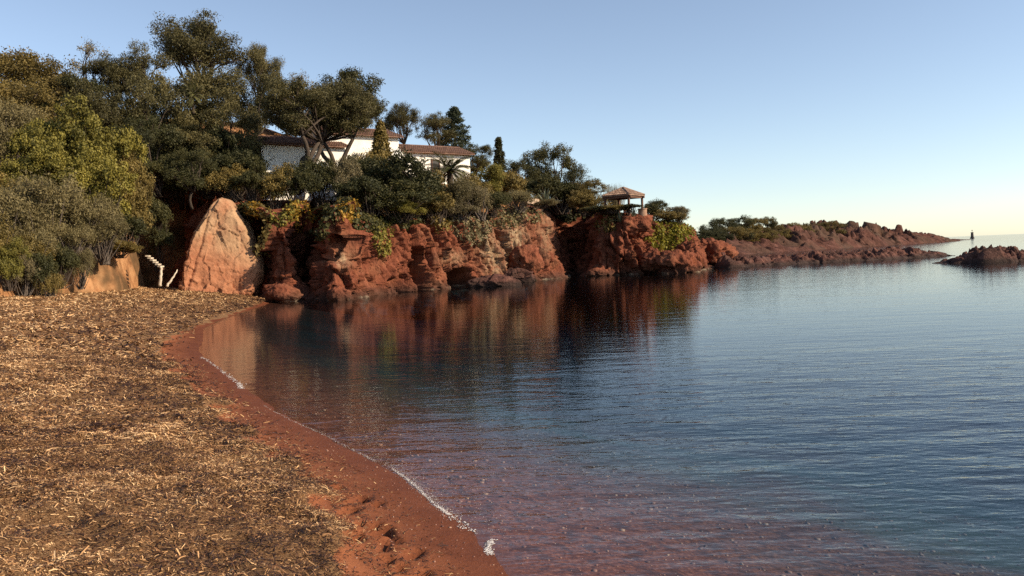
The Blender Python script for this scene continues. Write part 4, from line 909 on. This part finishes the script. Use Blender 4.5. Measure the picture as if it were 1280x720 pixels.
for q in range(4):
    M = Matrix.Rotation(q * math.pi / 2, 3, 'Z'); tb = MB()
    e0, e1 = M @ Vector((-RO, -RO, ze + .09)), M @ Vector((RO, -RO, ze + .09)); up = M @ Vector((0, RO, zt - ze - .02))
    tiles(tb, e0, e1, up, 1, .19, lambda u, Lh: min(u, Lh - u) * slope, .08); t_ = link('tile_course', tb.mesh('tile_course'), GTILE, ro); t_['kind'] = 'stuff'
    hb = MB(); hb.tube([tuple(M @ Vector((-RO, -RO, ze + .13))), (0, 0, zt + .13)], [.10, .10], 7); link('hip_cap', hb.mesh('hip_cap'), GTILE, ro)
fl = MB(); fl.box((0, 0, -.65), (2.7, 2.7, 1.3)); link('floor_slab', fl.mesh('floor_slab'), RUBBLE, per)
pp = at(803, 262, 78.7); pil = MB(); pil.tube([(0, 0, -1.6), (0, 0, 0), (0, 0, .03)], [.45, .42, .42], 20); pil.tube([(0, 0, .03), (0, 0, .10)], [.47, .46], 20)
o = link('stone_pillar', pil.mesh('stone_pillar', False), PINKST, label='squat round plastered pillar at the right corner of the pergola', category='pillar'); o.location = tuple(pp)
bp = at(784, 260, 80.3); bq = MB(); bq.tube([(0, 0, -1.0), (0, 0, -.15), (.1, 0, .1), (.28, 0, .32)], [.42, .40, .22, .12], 10)
o = link('barbecue', bq.mesh('barbecue', False), PLASTER, label='small white hooded barbecue under the pergola roof', category='barbecue'); o.location = tuple(bp)

# ------------------------------------------------------------------ driftwood, steps, beacon
def stick(pts, r0, r1, label, seed):
    r = rng(seed); P_ = [Vector(p) for p in pts]; n_ = 9; path = []
    for i in range(n_):
        t = i / (n_ - 1); path.append(tuple(P_[0].lerp(P_[1], t) + Vector(r.normal(size=3) * .025)))
    b = MB(); b.tube(path, np.linspace(r0, r1, n_), 7); link('driftwood_pole', b.mesh('driftwood_pole', True), BLEACH, label=label, category='driftwood')
stick([at(200, 358, 49), at(202, 333, 49)], .10, .075, 'upright bleached pole stuck in the beach before the dark gully', 1)
stick([at(209, 358, 50), at(222, 338, 50.5)], .085, .03, 'leaning bleached branch stuck in the beach beside the upright pole', 2)
st = empty('wooden_steps', tuple(at(201, 334, 49.5)), 'pale wooden steps climbing from the upright pole into the shrubs', 'steps')
for i in range(6):
    p = at(201 - i * 3.2, 333 - i * 2.6, 49.5 + .18 * i) - at(201, 334, 49.5)
    b = MB(); b.box((0, 0, 0), (.20, .42, .085)); tr_ = link('tread', b.mesh('tread'), BLEACH, st); tr_.location = tuple(p); tr_.rotation_euler = (0, .1, .1 * (i % 3 - 1))
p2 = at(182, 318, 50.6) - at(201, 334, 49.5); b = MB(); b.tube([(.05, .28, -.12), tuple(p2 + np.array([0, .28, -.12]))], [.05, .05], 6); link('stringer', b.mesh('stringer'), WOOD, st)
bc = plan(1217, 720); be = empty('sea_beacon', (bc[0], bc[1], 0), 'small dark beacon tower standing in the open sea on the horizon', 'beacon')
b = MB(); b.tube([(0, 0, -3), (0, 0, 1.0), (0, 0, 1.01)], [2.0, 1.7, 1.4], 14); link('base', b.mesh('base'), BEACON, be)
b = MB(); b.tube([(0, 0, 1.0), (0, 0, 5.2)], [1.25, .95], 12); link('tower', b.mesh('tower'), BEACON, be)
b = MB(); b.tube([(0, 0, 5.2), (0, 0, 5.45)], [1.3, 1.3], 12); link('gallery', b.mesh('gallery'), BEACON, be)
b = MB(); b.tube([(0, 0, 5.45), (0, 0, 7.0)], [.12, .12], 6); b.tube([(0, 0, 6.7), (0, 0, 7.6)], [.65, .03], 8); link('topmark', b.mesh('topmark'), BEACON, be)

# ------------------------------------------------------------------ seagrass litter, pebbles, foam
def litter(seed, n, x0, x1, y0, y1, ln, wd, ypow, name_i):
    r = rng(seed); Y = y0 + (y1 - y0) * r.random(n) ** ypow; X = r.uniform(x0, x1, n)
    px_ = 640 + F * X / Y; ok = (px_ > -60) & (px_ < 700); X, Y = X[ok], Y[ok]
    z, sd, lm = beach_z(X, Y); ld, _ = segdist(X, Y, LITTER_S)
    prob = np.clip(lm + .35 * np.exp(-np.abs(ld) / .25) * (ld < 0) + .012, 0, 1) * (sd > .25)
    bare = fbm(np.stack([X * .7, Y * .7, 0 * X], 1), 3, 33)
    prob *= .55 + .45 * sstep(-.25, .1, bare)
    ok = r.random(len(X)) < prob; X, Y, z = X[ok], Y[ok], z[ok]; n = len(X)
    sc = r.lognormal(0, .35, n); a = r.normal(.25, 1.1, n); ti = r.normal(0, .32, n)
    d = np.stack([np.cos(a) * np.cos(ti), np.sin(a) * np.cos(ti), np.sin(ti)], 1) * (ln * sc)[:, None]
    s = np.stack([-np.sin(a), np.cos(a), r.normal(0, .5, n)], 1); s /= np.linalg.norm(s, axis=1)[:, None]; s *= (wd * r.uniform(.6, 1.4, n))[:, None]
    c = np.stack([X, Y, z + .25 * ln * np.abs(np.sin(ti)) + r.random(n) * .35 * ln], 1)
    bend = np.zeros((n, 3)); bend[:, 2] = r.uniform(0, .3, n) * ln
    V = np.stack([c - d - s, c - d + s, c + bend + s, c + bend - s, c + d + s, c + d - s], 1).reshape(-1, 3)
    b0 = np.arange(n)[:, None] * 6; Fc = np.concatenate([b0 + np.array([0, 1, 2, 3]), b0 + np.array([3, 2, 4, 5])])
    sh = r.beta(1.6, 1.9, n); return V, Fc, np.concatenate([sh, sh])
parts = [litter(601, 340000, -7, .6, 3.0, 9.5, .015, .0026, .8, 0), litter(604, 12000, -7, .6, 3.0, 10, .034, .0034, .8, 0), litter(602, 260000, -13, -.5, 8.5, 20, .030, .005, .8, 1), litter(603, 170000, -32, -4, 18, 60, .075, .013, .9, 2)]
Vs, Fs, Sh, off = [], [], [], 0
for V, Fc, sh in parts: Vs.append(V); Fs.append(Fc + off); Sh.append(sh); off += len(V)
m = mesh_np('seagrass_litter', np.concatenate(Vs), np.concatenate(Fs)); add_attr(m, 'shade', np.concatenate(Sh), 'FACE')
o = link('seagrass_litter', m, STRAND, kind='stuff', label='dry tan seagrass strands strewn thickly over the beach', category='seagrass')
print('litter tris', sum(len(f) for f in Fs) * 2)

def stones(seed, n, x0, x1, y0, y1, smin, smax, cond, name, mat, label):
    r = rng(seed); X, Y = r.uniform(x0, x1, n), y0 + (y1 - y0) * r.random(n) ** 1.3; z, sd, lm = beach_z(X, Y); ok = cond(sd, lm); X, Y, z = X[ok], Y[ok], z[ok]; n = len(X)
    V0, F0 = ICO[1]; s = smin * (smax / smin) ** (r.random(n) ** 2.2); A = r.uniform(.6, 1.2, (n, 3)) * s[:, None]; A[:, 2] *= .6
    V = V0[None] * A[:, None] * (1 + .25 * r.normal(size=(n, len(V0), 1)).clip(-1, 1)); V += np.stack([X, Y, z + .2 * A[:, 2]], 1)[:, None]
    Fc = F0[None] + (np.arange(n) * len(V0))[:, None, None]
    m = mesh_np(name, V.reshape(-1, 3), Fc.reshape(-1, 3), True); add_attr(m, 'shade', np.repeat(r.random(n), len(F0)), 'FACE')
    link(name, m, mat, kind='stuff', label=label, category='stones')
def stonemat():
    m, t, p, o = newmat('pebble'); s = attr(t, 'shade')
    t.links.new(ramp(t, s, [(.0, (.05, .02, .015)), (.4, (.17, .062, .038)), (.75, (.26, .115, .07)), (1, (.34, .20, .13))]), p.inputs['Base Color']); p.inputs['Roughness'].default_value = .6; return m
PEB = stonemat()
stones(611, 9000, -6, 1.5, 3.5, 13, .004, .014, lambda sd, lm: (sd > -.3) & (sd < 2.5) & (lm < .5), 'sand_pebbles', PEB, 'fine red pebbles scattered over the damp sand')
stones(612, 9000, -4, 12, 4, 18, .008, .034, lambda sd, lm: (sd < -.25), 'seabed_stones', PEB, 'reddish stones on the shallow sea bed')

# foam along the water's edge
r = rng(621); cs, sz = [], []
def foamline(pts, n, spread, s0, s1):
    P_ = np.array([atz(x, y, .0)[:2] for x, y in pts]); t = r.random(n) * (len(P_) - 1); i = t.astype(int); f = (t - i)[:, None]
    q = P_[i] * (1 - f) + P_[np.minimum(i + 1, len(P_) - 1)] * f; q = q + r.normal(size=(n, 2)) * spread
    cs.append(q); sz.append(s0 + (s1 - s0) * r.random(n) ** 2)
foamline([(250, 446), (268, 457), (285, 470), (298, 480), (302, 487)], 420, .03, .004, .014)
foamline([(330, 508), (365, 527), (400, 541), (440, 562), (470, 577)], 420, .012, .002, .006)
foamline([(490, 586), (510, 600), (530, 618), (548, 634), (562, 645)], 700, .012, .0025, .007)
foamline([(486, 580), (512, 597), (533, 615), (552, 634), (570, 650)], 900, .045, .0015, .0045)
foamline([(566, 648), (590, 666)], 70, .03, .004, .010)
foamline([(615, 675), (610, 684), (612, 695)], 330, .016, .0025, .008)
foamline([(470, 566), (520, 585), (560, 610)], 130, .10, .002, .005)
foamline([(560, 615), (590, 640), (640, 670)], 120, .12, .002, .005)
foamline([(640, 560), (740, 620), (900, 690)], 90, .5, .002, .005)
cs, sz = np.concatenate(cs), np.concatenate(sz); n = len(cs); V0, F0 = ICO[1]
V = V0[None] * (sz[:, None, None] * np.array([1.3, 1.0, .3])) * (1 + .2 * r.normal(size=(n, len(V0), 1)).clip(-1, 1)); zf = np.maximum(beach_z(cs[:, 0], cs[:, 1], False)[0], 0) + .004
V += np.stack([cs[:, 0], cs[:, 1], zf], 1)[:, None]; Fc = F0[None] + (np.arange(n) * len(V0))[:, None, None]
link('foam', mesh_np('foam', V.reshape(-1, 3), Fc.reshape(-1, 3), True), FOAM, kind='stuff', label='thin white foam along the edge of the water', category='foam')
